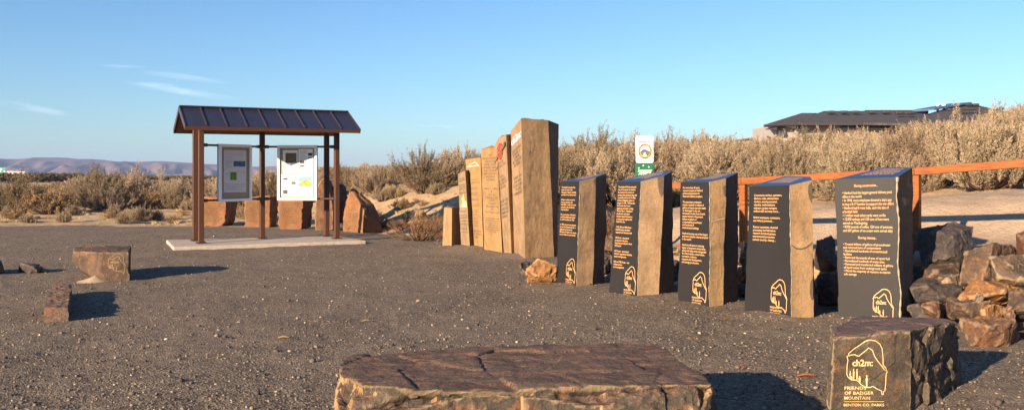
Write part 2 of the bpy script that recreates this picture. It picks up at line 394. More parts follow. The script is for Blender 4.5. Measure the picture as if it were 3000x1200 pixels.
# ---------------------------------------------------------------- terrain
EDGE = np.array([(-80,26),(-30,25.2),(-10,24.6),(-5.5,24.0),(-3.3,21.6),(-1.7,19.3),(-.2,17.6),(.9,15.6),(2.05,12.0),(5,9.05),(8,6.05),(12,2),(30,-16)])
STONE_FEET = [(.92,11.8),(1.6,10.8),(2.2,10.5),(2.75,9.3),(3.75,9.1),(-.05,15.9),(.25,15.6),(-.35,16.4),(-.62,17.0),(-.85,17.3),(-1.15,17.8)]
def sm(t): t = np.clip(t, 0, 1); return t*t*(3-2*t)
def edge_dist(x, y):
    best = np.full(x.shape, 1e9); sg = np.ones(x.shape)
    for a, b in zip(EDGE[:-1], EDGE[1:]):
        d = b-a; L2 = d@d
        t = np.clip(((x-a[0])*d[0]+(y-a[1])*d[1])/L2, 0, 1)
        px = a[0]+t*d[0]; py = a[1]+t*d[1]; dd = np.hypot(x-px, y-py)
        cr = d[0]*(y-a[1])-d[1]*(x-a[0])
        m = dd < best; best = np.where(m, dd, best); sg = np.where(m, np.sign(cr), sg)
    return best*sg
def fbm(x, y, sc, seed, oct=4):
    """cheap value-noise fbm with numpy"""
    out = 0; amp = 1; tot = 0
    for o in range(oct):
        X = x*sc+seed*17.3+o*5.1; Y = y*sc+seed*7.7+o*9.2
        xi = np.floor(X).astype(np.int64); yi = np.floor(Y).astype(np.int64); fx = X-xi; fy = Y-yi
        fx = fx*fx*(3-2*fx); fy = fy*fy*(3-2*fy)
        def h(i, j):
            n = (i*374761393+j*668265263+seed*1442695) & 0xffffffff
            n = ((n ^ (n >> 13))*1274126177) & 0xffffffff
            return ((n ^ (n >> 16)) & 0xffff)/65535.0
        v = (h(xi,yi)*(1-fx)+h(xi+1,yi)*fx)*(1-fy)+(h(xi,yi+1)*(1-fx)+h(xi+1,yi+1)*fx)*fy
        out = out+amp*(v-.5)*2; tot += amp; amp *= .5; sc *= 2.03
    return out/tot
def terrain(x, y, full=False):
    x = np.asarray(x, float); y = np.asarray(y, float)
    u = x/np.maximum(y, 1.0); e = edge_dist(x, y)
    # bank behind the kiosk and the tall columns
    B = np.interp(u, [-.6, -.36, -.24, -.13, -.02, .1], [.10, .12, .32, .90, 1.25, 1.1])
    zb = B*sm(e/ np.interp(u, [-.4, -.22, -.12], [9, 7, 4.6]))+np.clip(e-7, 0, 40)*np.interp(u, [-.4, -.1, .1], [0, .012, .03])
    # right slope: retained step, sandy path, brushy hill
    d = (x+y-15.75)/math.sqrt(2); t = x-y
    zf = np.clip(.40+.045*(t+9.24), 0.05, .75)
    lip = .12*fbm(x, y, .45, 41, 2)+.05*fbm(x, y, 2.0, 42, 2)
    zr = zf*sm((d+1.25)/1.15)+(.50+lip)*sm((d-1.6-lip*1.5)/1.3)+.035*np.clip(d-2.5, 0, 3)
    k = np.interp(u, [.0, .15, .3, .55], [.035, .046, .060, .105])
    zr = zr+k*np.clip(d-5.5, 0, 28)
    w = sm((u-.03)/.12)
    z = zb*(1-w)+zr*w
    z = z-14*sm((y-140)/800)*sm((y-140)/60)-sm((y-75)/70)*np.clip(z, 0, 5)*.9
    z = np.where(y < 1, 0, z)
    sandy = sm((e+.1)/.6)
    fb = fbm(x, y, .35, 3)*.07+fbm(x, y, 1.7, 5)*.045+fbm(x, y, 5.5, 6, 3)*.018
    pathw = sm((d+.8)/.5)*(1-sm((d-5.2-.6*fbm(x, y, .5, 9))/.9))*sm((u-.08)/.08)
    z = z+fb*sandy*(1-.75*pathw)+fbm(x, y, .5, 2)*.012*(1-sandy)+fbm(x, y, 7, 8, 3)*.008*(1-sandy)+fbm(x, y, 2.2, 14, 3)*.016*(1-sandy)
    for (sx_, sy_) in STONE_FEET:
        z = z+.045*np.exp(-((x-sx_)**2+(y-sy_)**2)/.16)*(.6+.8*(fbm(x, y, 6, 4, 2)*.5+.5))
    if full:
        nz = fbm(x, y, 1.3, 11)*.35+fbm(x, y, 5, 12)*.25
        return z, 1-sm((e+nz*.9)/.35), pathw
    return z
def tz(x, y): return float(terrain(np.array([x]), np.array([y]))[0])

def build_ground():
    ang = np.concatenate([np.linspace(-180, -40, 36, endpoint=False), np.linspace(-40, 40, 400, endpoint=False), np.linspace(40, 180, 36, endpoint=False)])
    a = np.radians(ang); r = np.concatenate([[.25], np.geomspace(.6, 60, 560), np.geomspace(61, 3300, 110)])
    R, A = np.meshgrid(r, a, indexing='ij'); X = R*np.sin(A); Y = R*np.cos(A)
    z, g, p = terrain(X.ravel(), Y.ravel(), True)
    V = np.stack([X.ravel(), Y.ravel(), z], 1); nr, na = R.shape
    i, j = np.meshgrid(np.arange(nr-1), np.arange(na), indexing='ij'); j2 = (j+1) % na
    q = np.stack([i*na+j, i*na+j2, (i+1)*na+j2, (i+1)*na+j], -1).reshape(-1, 4)[:, ::-1]
    # centre cap
    o = obj_np('ground', V, q, 4, M['ground'], attr={'gravel': g, 'path': p})
    o.data.polygons.foreach_set('use_smooth', [True]*len(o.data.polygons))
    tag(o, kind='structure')
build_ground()

def build_hills():
    """ridge of dry hills, crest read off the photograph as bearings, relief from diagonal gullies"""
    cp = np.array([(-700,470),(-300,474),(0,468),(93,466),(163,461),(198,462),(242,467),(268,465.5),(303,468),(338,473),(396,475),(478,472),(559,477),(640,482),(735,491),(758,488),(813,487),(900,489),(1100,491),(1400,494),(2000,497),(3400,500)], float)
    D = 2300.0
    ux = (cp[:,0]-1500)/F; zc = EYE+(HZ-cp[:,1])/F*D
    U = np.linspace(-.9, .75, 720); T = np.linspace(0, 1, 90)
    UU, TT = np.meshgrid(U, T, indexing='ij')
    Yd = D-900*(1-TT); X = UU*D*(Yd/D)**.15; 
    crest = np.interp(UU, ux, zc)
    s = X+TT*330*1.0
    gul = fbm(s, Yd*.25, .0125, 21, 3); rid = 1-np.abs(fbm(s*1.0, Yd*.10, .017, 25, 3))*2.4
    prof = sm(TT)**.85
    Z = -14+(crest+14)*prof+(gul*17+rid*15-9)*np.sin(np.pi*np.clip(TT*1.08, 0, 1))**1.3
    Z = np.minimum(Z, EYE+(crest-EYE)*np.maximum(Yd/D, .55)-.4*(1-TT)); V = np.stack([X.ravel(), Yd.ravel(), Z.ravel()], 1)
    Vb = np.stack([X[:, -1], Yd[:, -1]+600, np.full(len(U), -20.0)], 1)
    nu, nt = UU.shape
    i, j = np.meshgrid(np.arange(nu-1), np.arange(nt-1), indexing='ij')
    q = np.stack([i*nt+j, (i+1)*nt+j, (i+1)*nt+j+1, i*nt+j+1], -1).reshape(-1, 4)
    b = np.arange(nu-1); base = nu*nt
    q2 = np.stack([b*nt+nt-1, (b+1)*nt+nt-1, base+b+1, base+b], -1)
    o = obj_np('hills', np.concatenate([V, Vb]), np.concatenate([q, q2]), 4, M['hill'])
    o.data.polygons.foreach_set('use_smooth', [True]*len(o.data.polygons))
    tag(o, kind='structure')
build_hills()
def build_haze():
    b = MB().hexa([(-3400,-200,-24),(3400,-200,-24),(3400,3600,-24),(-3400,3600,-24)], [(-3400,-200,70),(3400,-200,70),(3400,3600,70),(-3400,3600,70)])
    m = bpy.data.materials.new('haze_air'); m.use_nodes = True; t = m.node_tree; t.nodes.clear()
    o = t.nodes.new('ShaderNodeOutputMaterial'); v = t.nodes.new('ShaderNodeVolumePrincipled')
    v.inputs['Color'].default_value = HAZE_COL; v.inputs['Density'].default_value = HAZE_D; v.inputs['Anisotropy'].default_value = 0
    t.links.new(v.outputs[0], o.inputs['Volume'])
    h = b.build('haze', m); tag(h, kind='stuff')
if HAZE_D > 0: build_haze()

# ---------------------------------------------------------------- rock maker
def rock_mesh(pts, vox, amp, seed, rough=1.0, chip=0.0, strata=0.0, smooth_it=1, keep=None, jag=None):
    """convex hull of pts, evenly remeshed, then broken up with real relief"""
    bm = bmesh.new()
    for p in pts: bm.verts.new(p)
    r = bmesh.ops.convex_hull(bm, input=list(bm.verts))
    bmesh.ops.delete(bm, geom=[v for v in bm.verts if not v.link_faces], context='VERTS')
    bmesh.ops.recalc_face_normals(bm, faces=bm.faces)
    me = bpy.data.meshes.new('rock_base'); bm.to_mesh(me); bm.free()
    o = bpy.data.objects.new('rock_base', me); COL.objects.link(o)
    md = o.modifiers.new('r', 'REMESH'); md.mode = 'VOXEL'; md.voxel_size = vox; md.adaptivity = 0
    dg = bpy.context.evaluated_depsgraph_get(); dg.update()
    m2 = bpy.data.meshes.new_from_object(o.evaluated_get(dg)); bpy.data.objects.remove(o)
    bm = bmesh.new(); bm.from_mesh(m2)
    for _ in range(smooth_it): bmesh.ops.smooth_vert(bm, verts=bm.verts, factor=.5, use_axis_x=True, use_axis_y=True, use_axis_z=True)
    bm.normal_update()
    off = Vector((seed*3.1, seed*1.7, seed*.9))
    sz = max((max(p[i] for p in pts)-min(p[i] for p in pts)) for i in range(3))
    new = []
    for v in bm.verts:
        p = v.co; n = v.normal
        q = (p+off)*(2.2/sz)
        a = noise.fractal(q*1.6, .9, 2.1, 3)*.9
        # chipped facets: cellular steps
        c = noise.voronoi(q*2.6)[0]; f = (c[1]-c[0])
        cell = noise.cell((noise.voronoi(q*2.6)[1][0])*7.7)-.5
        b = noise.fractal((p+off)*9, .85, 2.1, 4)*.28
        cr = -max(0, .10-f)*4.0
        k = 1.0
        if keep: k = keep(p, n)
        h = (a*.5+cell*.55+cr*.4+b*rough)*amp*k
        if chip and .22 < n.z < .93:
            e_ = noise.noise(Vector((p.x*3.6+seed, p.y*3.6, p.z*3.6))); e2 = noise.noise(Vector((p.x*17+seed, p.y*17, p.z*17)))
            h -= chip*max(0, .35+e_*1.1+e2*.5)*math.sin(math.pi*(n.z-.22)/.71)
        if strata: h += strata*noise.noise(Vector((p.x*2, p.y*2, p.z*30)))*(1-abs(n.z))
        new.append(p+n*h)
    for v, c in zip(bm.verts, new): v.co = c
    bmesh.ops.smooth_vert(bm, verts=bm.verts, factor=.25, use_axis_x=True, use_axis_y=True, use_axis_z=True)
    me = bpy.data.meshes.new('rock'); bm.to_mesh(me); bm.free(); bpy.data.meshes.remove(m2)
    return me
def rock(name, label, pts, mat, vox=.03, amp=.05, seed=1, group=None, cat='rock', shade=False, **k):
    me = rock_mesh(pts, vox, amp, seed, **k); me.name = name
    c = Vector((sum(p[0] for p in pts)/len(pts), sum(p[1] for p in pts)/len(pts), min(p[2] for p in pts)))
    o = link(name, me, mat, None)
    me.transform(__import__('mathutils').Matrix.Translation(-c)); o.location = c
    if shade: me.polygons.foreach_set('use_smooth', [True]*len(me.polygons))
    return tag(o, label, cat, group)
def blob_pts(px0, px1, py0, py1, Y, depth, seed, n=8, zfoot=None, skew=0):
    """hull points of a boulder whose outline fills a pixel box at distance Y"""
    rr = random.Random(seed); P = []
    cx = (px0+px1)/2; hx = (px1-px0)/2; cy = (py0+py1)/2; hy = (py1-py0)/2
    for i in range(n):
        th = 2*math.pi*(i+rr.uniform(-.3, .3))/n; rad = rr.uniform(.78, 1.1)
        c, s = math.cos(th), math.sin(th)
        c = math.copysign(abs(c)**.6, c); s = math.copysign(abs(s)**.6, s)
        dy = rr.choice((-.5, -.3, .1, .4, .5))*depth*.8
        P.append(PX(cx+hx*c*rad+skew*hx*s, cy-hy*s*rad, Y+dy))
    for i in range(4):
        P.append(PX(cx+hx*rr.uniform(-.6, .6), cy+hy*rr.uniform(-.55, .55), Y+rr.choice((-.5, .5))*depth))
    return P

# ---------------------------------------------------------------- lettering
_ft = {}
def text2d(body, align='LEFT', bold=0.0, spacing=1.0, lead=1.0, raw=False):
    cu = bpy.data.curves.new('t', 'FONT'); cu.body = body; cu.size = 1; cu.align_x = align; cu.offset = bold
    cu.space_character = spacing; cu.space_line = lead; cu.resolution_u = 2
    o = bpy.data.objects.new('t', cu); COL.objects.link(o)
    dg = bpy.context.evaluated_depsgraph_get(); dg.update()
    me = bpy.data.meshes.new_from_object(o.evaluated_get(dg))
    V = [(v.co.x, v.co.y) for v in me.vertices]; Fc = [tuple(p.vertices) for p in me.polygons]
    bpy.data.objects.remove(o); bpy.data.curves.remove(cu); bpy.data.meshes.remove(me)
    if raw: return V, Fc
    x0 = min(v[0] for v in V); x1 = max(v[0] for v in V); y0 = min(v[1] for v in V); y1 = max(v[1] for v in V)
    return [((x-x0)/(x1-x0), (y1-y)/(y1-y0)) for x, y in V], Fc
def put(mb, V, Fc, P, box):
    """map normalised 2D shape into box (s0,t0,s1,t1) of surface map P(s,t)"""
    s0, t0, s1, t1 = box
    mb.add([P(s0+(s1-s0)*x, t0+(t1-t0)*y) for x, y in V], Fc)
def put_text(mb, body, P, box, **k):
    V, Fc = text2d(body, **k); put(mb, V, Fc, P, box)
def put_paragraphs(body, P, box, mat, parent, bold=0.0, align='LEFT', name='paragraph'):
    """every paragraph of a longer text becomes a part of its own, all in one common type size"""
    L = body.split('\n'); n = len(L); paras = []; cur = None
    for i, l in enumerate(L):
        if l.strip():
            if cur is None: cur = [i, []]; paras.append(cur)
            cur[1].append(l)
        else: cur = None
    R = [(i, text2d('\n'.join(ls), align=align, bold=bold, raw=True)) for i, ls in paras]
    xs = [v[0] for _, (V, F_) in R for v in V]; x0, x1 = min(xs), max(xs); s0, t0, s1, t1 = box
    for i, (V, F_) in R:
        mb = MB(); mb.add([P(s0+(s1-s0)*(x-x0)/(x1-x0), t0+(t1-t0)*(.73+i-y)/(n-1+.95)) for x, y in V], F_); mb.build(name, mat, parent)
def ribbon(pts, w, asp=1.0):
    """2D strip along a polyline; asp = width/height of the box so the strip keeps its width"""
    V = []; Fc = []
    n = len(pts)
    for i, (x, y) in enumerate(pts):
        a = pts[max(0, i-1)]; b = pts[min(n-1, i+1)]
        dx, dy = (b[0]-a[0])*asp, b[1]-a[1]; L = math.hypot(dx, dy) or 1
        nx, ny = -dy/L*w/2, dx/L*w/2
        V += [(x+nx/asp, y+ny), (x-nx/asp, y-ny)]
        if i: k = 2*i; Fc.append((k-2, k-1, k+1, k))
    return V, Fc
def densify(pts, step=.03):
    out = [pts[0]]
    for a, b in zip(pts[:-1], pts[1:]):
        n = max(1, int(math.hypot(b[0]-a[0], b[1]-a[1])/step))
        out += [(a[0]+(b[0]-a[0])*i/n, a[1]+(b[1]-a[1])*i/n) for i in range(1, n+1)]
    return out
def emblem(mb, P, box, w=.016, bold=.0, words=True):
    """outline of a mountain-shaped mark with walkers, lettering inside and four lines below"""
    X0, Y0, X1, Y1 = 508., 425., 898., 1000.
    nm = lambda L: [((x-X0)/(X1-X0), (y-Y0)/(Y1-Y0)) for x, y in L]
    asp = (X1-X0)/(Y1-Y0)
    outer = [(545,740),(575,765),(620,768),(640,780),(662,805),(700,828),(745,830),(768,820),(800,840),(846,860),(850,892),(861,890),(864,862),(875,860),(882,800),(886,715),(896,700),(882,662),(860,640),(857,560),(850,500),(830,462),(795,435),(740,427),(700,437),(650,472),(600,502),(553,540),(550,560),(536,566),(546,600),(538,640),(535,715),(545,740)]
    ridge = [(550,560),(600,550),(640,566),(680,535),(712,512),(730,493),(765,515),(783,565),(815,612),(845,645),(880,690)]
    for L, ww in ((outer, w), (ridge, w*1.1)):
        V, Fc = ribbon(densify(nm(L)), ww, asp); put(mb, V, Fc, P, box)
    for x, y0, y1, b in ((566,690,762,13),(596,672,766,15),(626,672,764,14),(650,735,790,20),(713,725,832,17),(578,735,765,18)):
        h = y1-y0
        L = [(x-b*.25,y0),(x+b*.25,y0),(x+b*.32,y0+h*.12),(x+b*.2,y0+h*.18),(x+b*.55,y0+h*.3),(x+b*.4,y0+h*.6),(x+b*.3,y1),(x-b*.3,y1),(x-b*.45,y0+h*.6),(x-b*.55,y0+h*.3),(x-b*.2,y0+h*.18),(x-b*.32,y0+h*.12)]
        put(mb, nm(L), [tuple(range(len(L)))], P, box)
    def line(t, x0, y0, x1, y1, **k):
        s0, t0, s1, t1 = box; f = lambda x, y: (s0+(s1-s0)*(x-X0)/(X1-X0), t0+(t1-t0)*(y-Y0)/(Y1-Y0))
        a = f(x0, y0); b = f(x1, y1); put_text(mb, t, P, (a[0], a[1], b[0], b[1]), **k)
    line('ch2m:', 585, 592, 768, 650, bold=.02+bold)
    if words:
        line('FRIENDS', 515, 822, 708, 849, bold=bold); line('OF BADGER', 515, 864, 776, 891, bold=bold); line('MOUNTAIN', 515, 906, 742, 933, bold=bold)
        V, Fc = ribbon(densify(nm([(512, 950), (868, 950)])), w*.45, asp); put(mb, V, Fc, P, box)
        line('BENTON CO. PARKS', 508, 967, 868, 990, bold=bold)

# ---------------------------------------------------------------- column stones
class Column:
    """standing stone: vertical edges given as (base point, top point); faces between consecutive edges are gridded,
    natural faces get relief, polished faces stay flat but share their wavy outline"""
    def __init__(s, edges, seed, wob=.012, amp=.012, flat=(), wobdir=None, nh=60):
        s.n = len(edges); s.nh = nh; s.seed = seed; s.amp = amp; s.flat = set(flat)
        s.E = []
        for i, (b, t) in enumerate(edges):
            b = Vector(b); t = Vector(t); col = []
            nf = None
            for fi in s.flat:
                if fi == i: nf = (Vector(edges[(i+1) % s.n][0])-b)
                if (fi+1) % s.n == i: nf = (Vector(edges[fi][0])-b)
            for k in range(nh+1):
                q = k/nh; p = b.lerp(t, q)
                w = noise.fractal(Vector((seed*5.3+i*3.1, p.z*2.2, i)), .9, 2.0, 4)*wob+noise.noise(Vector((i*9.1+seed, p.z*14, 2)))*wob*.28
                w *= min(1, (1-q)*9)*.75
                if nf is not None: d = nf.normalized()
                else:
                    a = Vector(edges[i-1][0])-b; c = Vector(edges[(i+1) % s.n][0])-b
                    d = (a.normalized()+c.normalized()).normalized()
                col.append(p+d*w)
            s.E.append(col)
        s.edges = [(Vector(b), Vector(t)) for b, t in edges]
    def face(s, i, nw=None, rough=True):
        A = s.E[i]; B = s.E[(i+1) % s.n]
        wd = (A[0]-B[0]).length; nw = nw or max(2, int(wd/.02)); V = []; Fc = []
        nrm = (B[0]-A[0]).cross(A[-1]-A[0]).normalized()
        for k in range(s.nh+1):
            for j in range(nw+1):
                q = j/nw; p = A[k].lerp(B[k], q)
                if rough:
                    fd = min(1, 5*min(q, 1-q))*min(1, (s.nh-k)/3)
                    h = noise.fractal(Vector((p.x*3, p.y*3, p.z*1.2+s.seed)), .8, 2.1, 4)*1.5+noise.fractal(Vector((p.x*16, p.y*16, p.z*9+s.seed)), .8, 2.1, 3)*.5
                    p = p+nrm*(h*s.amp*fd)
                V.append(p)
        for k in range(s.nh):
            for j in range(nw):
                a = k*(nw+1)+j; Fc.append((a, a+1, a+nw+2, a+nw+1))
        return V, Fc
    def P(s, i, lift=.002):
        (b0, t0), (b1, t1) = s.edges[i], s.edges[(i+1) % s.n]
        nrm = (b1-b0).cross(t0-b0).normalized()
        def f(q, t): return (t0.lerp(t1, q)).lerp(b0.lerp(b1, q), t)+nrm*lift
        return f
def inward(o):
    pass
# ================================================================ black inscribed stones
def ground_pt(px, py): x, y = G(px, py); return Vector((x, y, -.06))
def top_pt(b, px, py): return PX(px, py, b.y) if px is not None else None
def edge(bpx, bpy, tpx, tpy, dY=0):
    b = Vector((*G(bpx, bpy), 0)); t = PX(tpx, tpy, b.y+dY); d = (b-t)
    return (b+d*(.06/max(.3, t.z)), t)

def cap(name, col, mat, parent, amp=0):
    """top face as a fan grid with slight relief"""
    ring = [e[-1] for e in col.E]; c = sum(ring, Vector())/len(ring); V = [c]; Fc = []
    R = 6; n = len(ring); sub = 8; loop = []
    for i in range(n):
        for k in range(sub): loop.append(ring[i].lerp(ring[(i+1) % n], k/sub))
    m = len(loop)
    for r in range(1, R+1):
        for p in loop:
            q = c.lerp(p, r/R)
            if amp and r < R: q = q+Vector((0, 0, noise.fractal(q*7, .8, 2, 3)*amp))
            V.append(q)
    for j in range(m): Fc.append((0, 1+j, 1+(j+1) % m))
    for r in range(1, R):
        a = 1+(r-1)*m; b = 1+r*m
        for j in range(m): Fc.append((a+j, b+j, b+(j+1) % m, a+(j+1) % m))
    return obj(name, V, Fc, mat, parent)

BODY = {
1: "The Hanford area has long\nbeen the home of the\nWanapum, Yakama, Umatilla,\nand Nez Perce tribal nations.\n\nWestern settlers moved to\nthe area starting in the\nmid-1800s to build farms and\norchards in the productive\nColumbia Basin.\n\nThe communities of Hanford\nand White Bluffs were home\nto 1,300 residents by 1942.\n\nIn 1943, the area was selected\nby the War Department for a\nhighly secret part in the\nManhattan Project in an intense\nrace to make an atomic bomb.",
2: "The Hanford Works attracted\ntens of thousands of workers\nfrom across the country to\nproduce the plutonium that was\neventually used in the Fat Man\nbomb on Nagasaki, Japan on\nAugust 9, 1945.  This was the\nfinal event that forced\nJapanese surrender, ending\nWorld War II.  Plutonium\nproduction and other\nnuclear-related endeavors\ncontinued throughout the\nCold War Era.\n\n1100, 300 and 400 Areas -\nfuel fabrication facilities,\nresearch and development\n\n100 Areas - plutonium\nproduction reactors,\nelectricity production from\nN Reactor\n\n200 Areas - plutonium/\nuranium separation facilities,\nwaste management\n\n600 and 700 Areas - site\ninfrastructure\nand management",
3: "For more than 40 years,\nreactors located at Hanford\nproduced plutonium for\nAmerica's defense program.\n\nThe plutonium production\nmission resulted in millions of\ngallons of wastes stored in tanks\nor discharged to the soil,\nthousands of cubic feet of solid\nwastes buried in the ground,\nbillions of gallons of\ncontaminated groundwater\nand hundreds of\ncontaminated buildings.\n\nHanford became one of the largest\nand most complex cleanup projects\nin the world.\n\nHanford will have an enduring\nlegacy of long-term stewardship\nalong with large areas designated\nfor preservation, conservation,\nrecreation, industry,\nresearch and development,\nand energy production.",
4: "Construction workers, operators,\nlaborers, crafts, administrative\nworkers, security personnel,\nscientists, mathematicians,\nengineers, project managers,\nmedical staff, and many more....\n\nFederal employees, contractors,\nand military personnel....\n\nReactor operations, chemical\nprocessing, fuel fabrication,\nresearch and development,\nenvironmental protection,\nnational security, cleanup....",
5: "\u2022 Hanford had the largest general delivery post\noffice in the world\n\u2022 In 1944, every employee donated a day's pay\nto buy a B-17 bomber to support the war effort\n\u2022 Hanford had 8 mess halls, each the size of\na football field\n\u2022 1 million meal ticket cards were on file\n\u2022 12,000 turkeys and 120 tons of ham were\nserved on Thanksgiving\n\u2022 8,000 pounds of coffee, 120 tons of potatoes,\nand 600 gallons of ice cream were served daily",
6: "\u2022 Treated billions of gallons of groundwater\nand removed tons of contaminants\n\u2022 Demolished hundreds of contaminated\nfacilities\n\u2022 Removed thousands of tons of spent fuel\n\u2022 Remediated hundreds of waste sites\n\u2022 Removed and transferred millions of gallons\nof liquid waste from underground tanks\n\u2022 Placed the majority of reactors in interim\nsafe storage"}
BLACK = [
 # seed, edges, text boxes, emblem box, side material, label
 (1, [edge(1629,832,1643,531.5), edge(1690,844,1699,530.5), edge(1737,841,1746,519,.02), edge(1770,829,1777,508), edge(1752,821,1751,509)],
  [(1, (.07,.045,.90,.50))], (.45,.70,.92,.972), 'tan', 'narrowest black text stone, nearest the tall tan columns, with four short gold paragraphs'),
 (2, [edge(1785,860,1807,532.5), edge(1866,872,1878,531.5), edge(1931,871,1946,514), edge(1976,860,1968,503), edge(1915,842,1913,505)],
  [(2, (.085,.035,.86,.735))], (.52,.705,.945,.985), 'tan', 'black text stone in front of the green dispenser box, with the longest gold text'),
 (3, [edge(1988,884,1994,533.5), edge(2080,898,2079,532.5), edge(2119,895,2127,522), edge(2161,882,2162,505.7), edge(2110,864,2117,508)],
  [(3, (.09,.035,.95,.645))], (.43,.70,.90,.985), 'tan', 'middle black text stone of five, its gold text starting For more than 40 years'),
 (4, [edge(2181,917,2196,545), edge(2319,938,2314,542.5), edge(2382,935,2380,527), edge(2392,918,2374,518), edge(2300,894,2303,515)],
  [(4, (.13,.06,.81,.41))], (.55,.675,.915,.965), 'tan', 'black text stone with three short gold paragraphs and a curved scar on its tan side'),
 (5, [edge(2457,933,2446,525), edge(2638,949,2629,518.6), edge(2678,930,2673,491), edge(2590,906,2591,489)],
  [(5, (.115,.085,.935,.365)), (6, (.11,.435,.905,.66))], (.55,.735,.90,1.0), 'dark', 'widest black text stone directly behind the squat emblem rock, bulleted gold text in two sections'),
]
for seed, E, texts, eb, side, label in BLACK:
    base = sum((e[0] for e in E), Vector())/len(E); base.z = 0
    t = thing('inscribed_stone', label, 'stone marker', base, 'black polished stones standing in a row')
    c = Column(E, seed, wob=.022, amp=.0045, flat=(0,), nh=70)
    V = []; Fc = []; mi = []
    for i in range(1, c.n):
        v, f = c.face(i); k = len(V); V += v; Fc += [tuple(a+k for a in q) for q in f]; mi += [0 if (i == 1 and side == 'tan') else 1]*len(f)
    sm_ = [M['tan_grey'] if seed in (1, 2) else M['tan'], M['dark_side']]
    obj('body', V, Fc, sm_, t, False, mi)
    v, f = c.face(0, 6, rough=False); obj('polished_face', v, f, M['polished'], t)
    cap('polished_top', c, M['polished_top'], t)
    mb = MB(); P = c.P(0, .0022)
    for key, box in texts:
        body = BODY[key]
        put_paragraphs(body, P, box, M['gold'], t, bold=.002)
    if seed == 5:
        for tx, bx in (('During construction...', (.315,.040,.69,.062)), ('During cleanup...', (.36,.39,.66,.412))):
            mb = MB(); put_text(mb, tx, P, bx, bold=.006); mb.build('heading', M['gold'], t)
    mb = MB(); emblem(mb, P, eb, w=.018, bold=0); mb.build('emblem', M['gold'], t)
    # chipped pale edge, dark scars and veins on the natural side
    P1 = c.P(1, .008); mb = MB()
    if side == 'tan':
        shp = {2: [(.70,.0),(.98,-.0),(.99,.13),(.90,.165),(.80,.12),(.74,.06)], 4: [(.80,.03),(.97,.01),(.98,.17),(.86,.13),(.78,.08)], 1: [(.86,.02),(.99,.0),(.98,.10),(.9,.06)], 3: [(.8,.06),(.97,.05),(.98,.14),(.88,.13)]}[seed]
        mb.add([P1(*q) for q in shp], [tuple(range(len(shp)))]); mb.build('dark_scar', M['scar'], t); mb = MB()
        if seed == 4:
            V, Fc = ribbon(densify([(.02,.425),(.22,.452),(.45,.462),(.7,.455),(.97,.43)], .05), .010, .3); put(mb, V, Fc, P1, (0,0,1,1)); mb.build('curved_scar', M['scar'], t); mb = MB()
            q4 = [(.86,.70),(.98,.67),(.99,.83),(.9,.82),(.83,.76)]; mb.add([P1(*q) for q in q4], [tuple(range(5))]); mb.build('dark_scar', M['scar'], t); mb = MB()
        if seed == 3:
            V, Fc = ribbon(densify([(.05,.305),(.3,.31),(.6,.30),(.95,.303)], .05), .009, .25); put(mb, V, Fc, P1, (0,0,1,1)); mb.build('pale_vein', M['crust'], t); mb = MB()
    ed = c.E[1]
    for k in range(0, len(ed)-1):
        rr_ = (.0035 if side == 'tan' else .008)*(.5+abs(noise.noise(Vector((seed, k*.21, 0))))*2.2); mb.tube(ed[k], ed[k+1], rr_, n=5)
    mb.build('chipped_edge', M['crust'], t)
    # rows of small engraved marks on the sloping top
    mb = MB(); rr = random.Random(seed)
    a, b = E[0][1], E[1][1]; a2, b2 = E[-1][1], E[-2][1] if c.n == 4 else E[-2][1]
    nrm = (b-a).cross(a2-a).normalized(); nrm = nrm if nrm.z > 0 else -nrm
    TP = lambda s, q: (a.lerp(b, s)).lerp(a2.lerp(b2, s), q)+nrm*.0025
    for r in range(8):
        q = .30+r*.075; s = .2
        while s < .80:
            L = rr.uniform(.03, .08)
            mb.add([TP(s, q), TP(s+L, q), TP(s+L, q+.032), TP(s, q+.032)], [(0,1,2,3)]); s += L+.02
    mb.build('top_lettering', M['gold'], t)

# ================================================================ tall tan columns
def tall(seed, label, E, mats, flatface=0, wob=.02, amp=.005, nh=70, arc=None, capmat='dark_side'):
    base = sum((e[0] for e in E), Vector())/len(E); base.z = 0
    t = thing('basalt_column', label, 'stone column', base, 'tall tan basalt columns standing in a row')
    c = Column(E, seed, wob=wob, amp=amp, flat=() if flatface is None else (flatface,), nh=nh)
    V = []; Fc = []; mi = []; ml = []
    for i in range(c.n):
        m = M[mats[min(i, len(mats)-1)]]
        if m not in ml: ml.append(m)
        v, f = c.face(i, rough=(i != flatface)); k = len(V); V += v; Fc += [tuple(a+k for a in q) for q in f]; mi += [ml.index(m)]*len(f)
    obj('body', V, Fc, ml, t, False, mi)
    # broken, slightly domed head
    ring = [e[-1] for e in c.E]; n = len(ring); cc = sum(ring, Vector())/n; sub = 10; loop = []
    for i in range(n):
        for k in range(sub):
            p = ring[i].lerp(ring[(i+1) % n], k/sub); loop.append(p)
    V = []; R = 8; m = len(loop)
    for r in range(R+1):
        for p in loop:
            q = p.lerp(cc, r/R); hh = (arc or .04)*math.sin(min(1, r/R*1.3)*math.pi/2)
            nz_ = noise.fractal(q*6+Vector((seed, 0, 0)), .8, 2, 3)*.025*min(1, r/2)
            V.append(q+Vector((0, 0, hh+nz_)))
    Fc = [(r*m+j, r*m+(j+1) % m, (r+1)*m+(j+1) % m, (r+1)*m+j) for r in range(R) for j in range(m)]
    obj('top_face', V, Fc, M[capmat], t)
    return t, c
def lines_on(t, c, face, rows, mat, name='inscription', bold=.004):
    P = c.P(face, .003)
    for txt, box in rows: put_paragraphs(txt, P, box, M[mat], t, bold=bold, align='CENTER')

B = lambda *a: edge(*a)
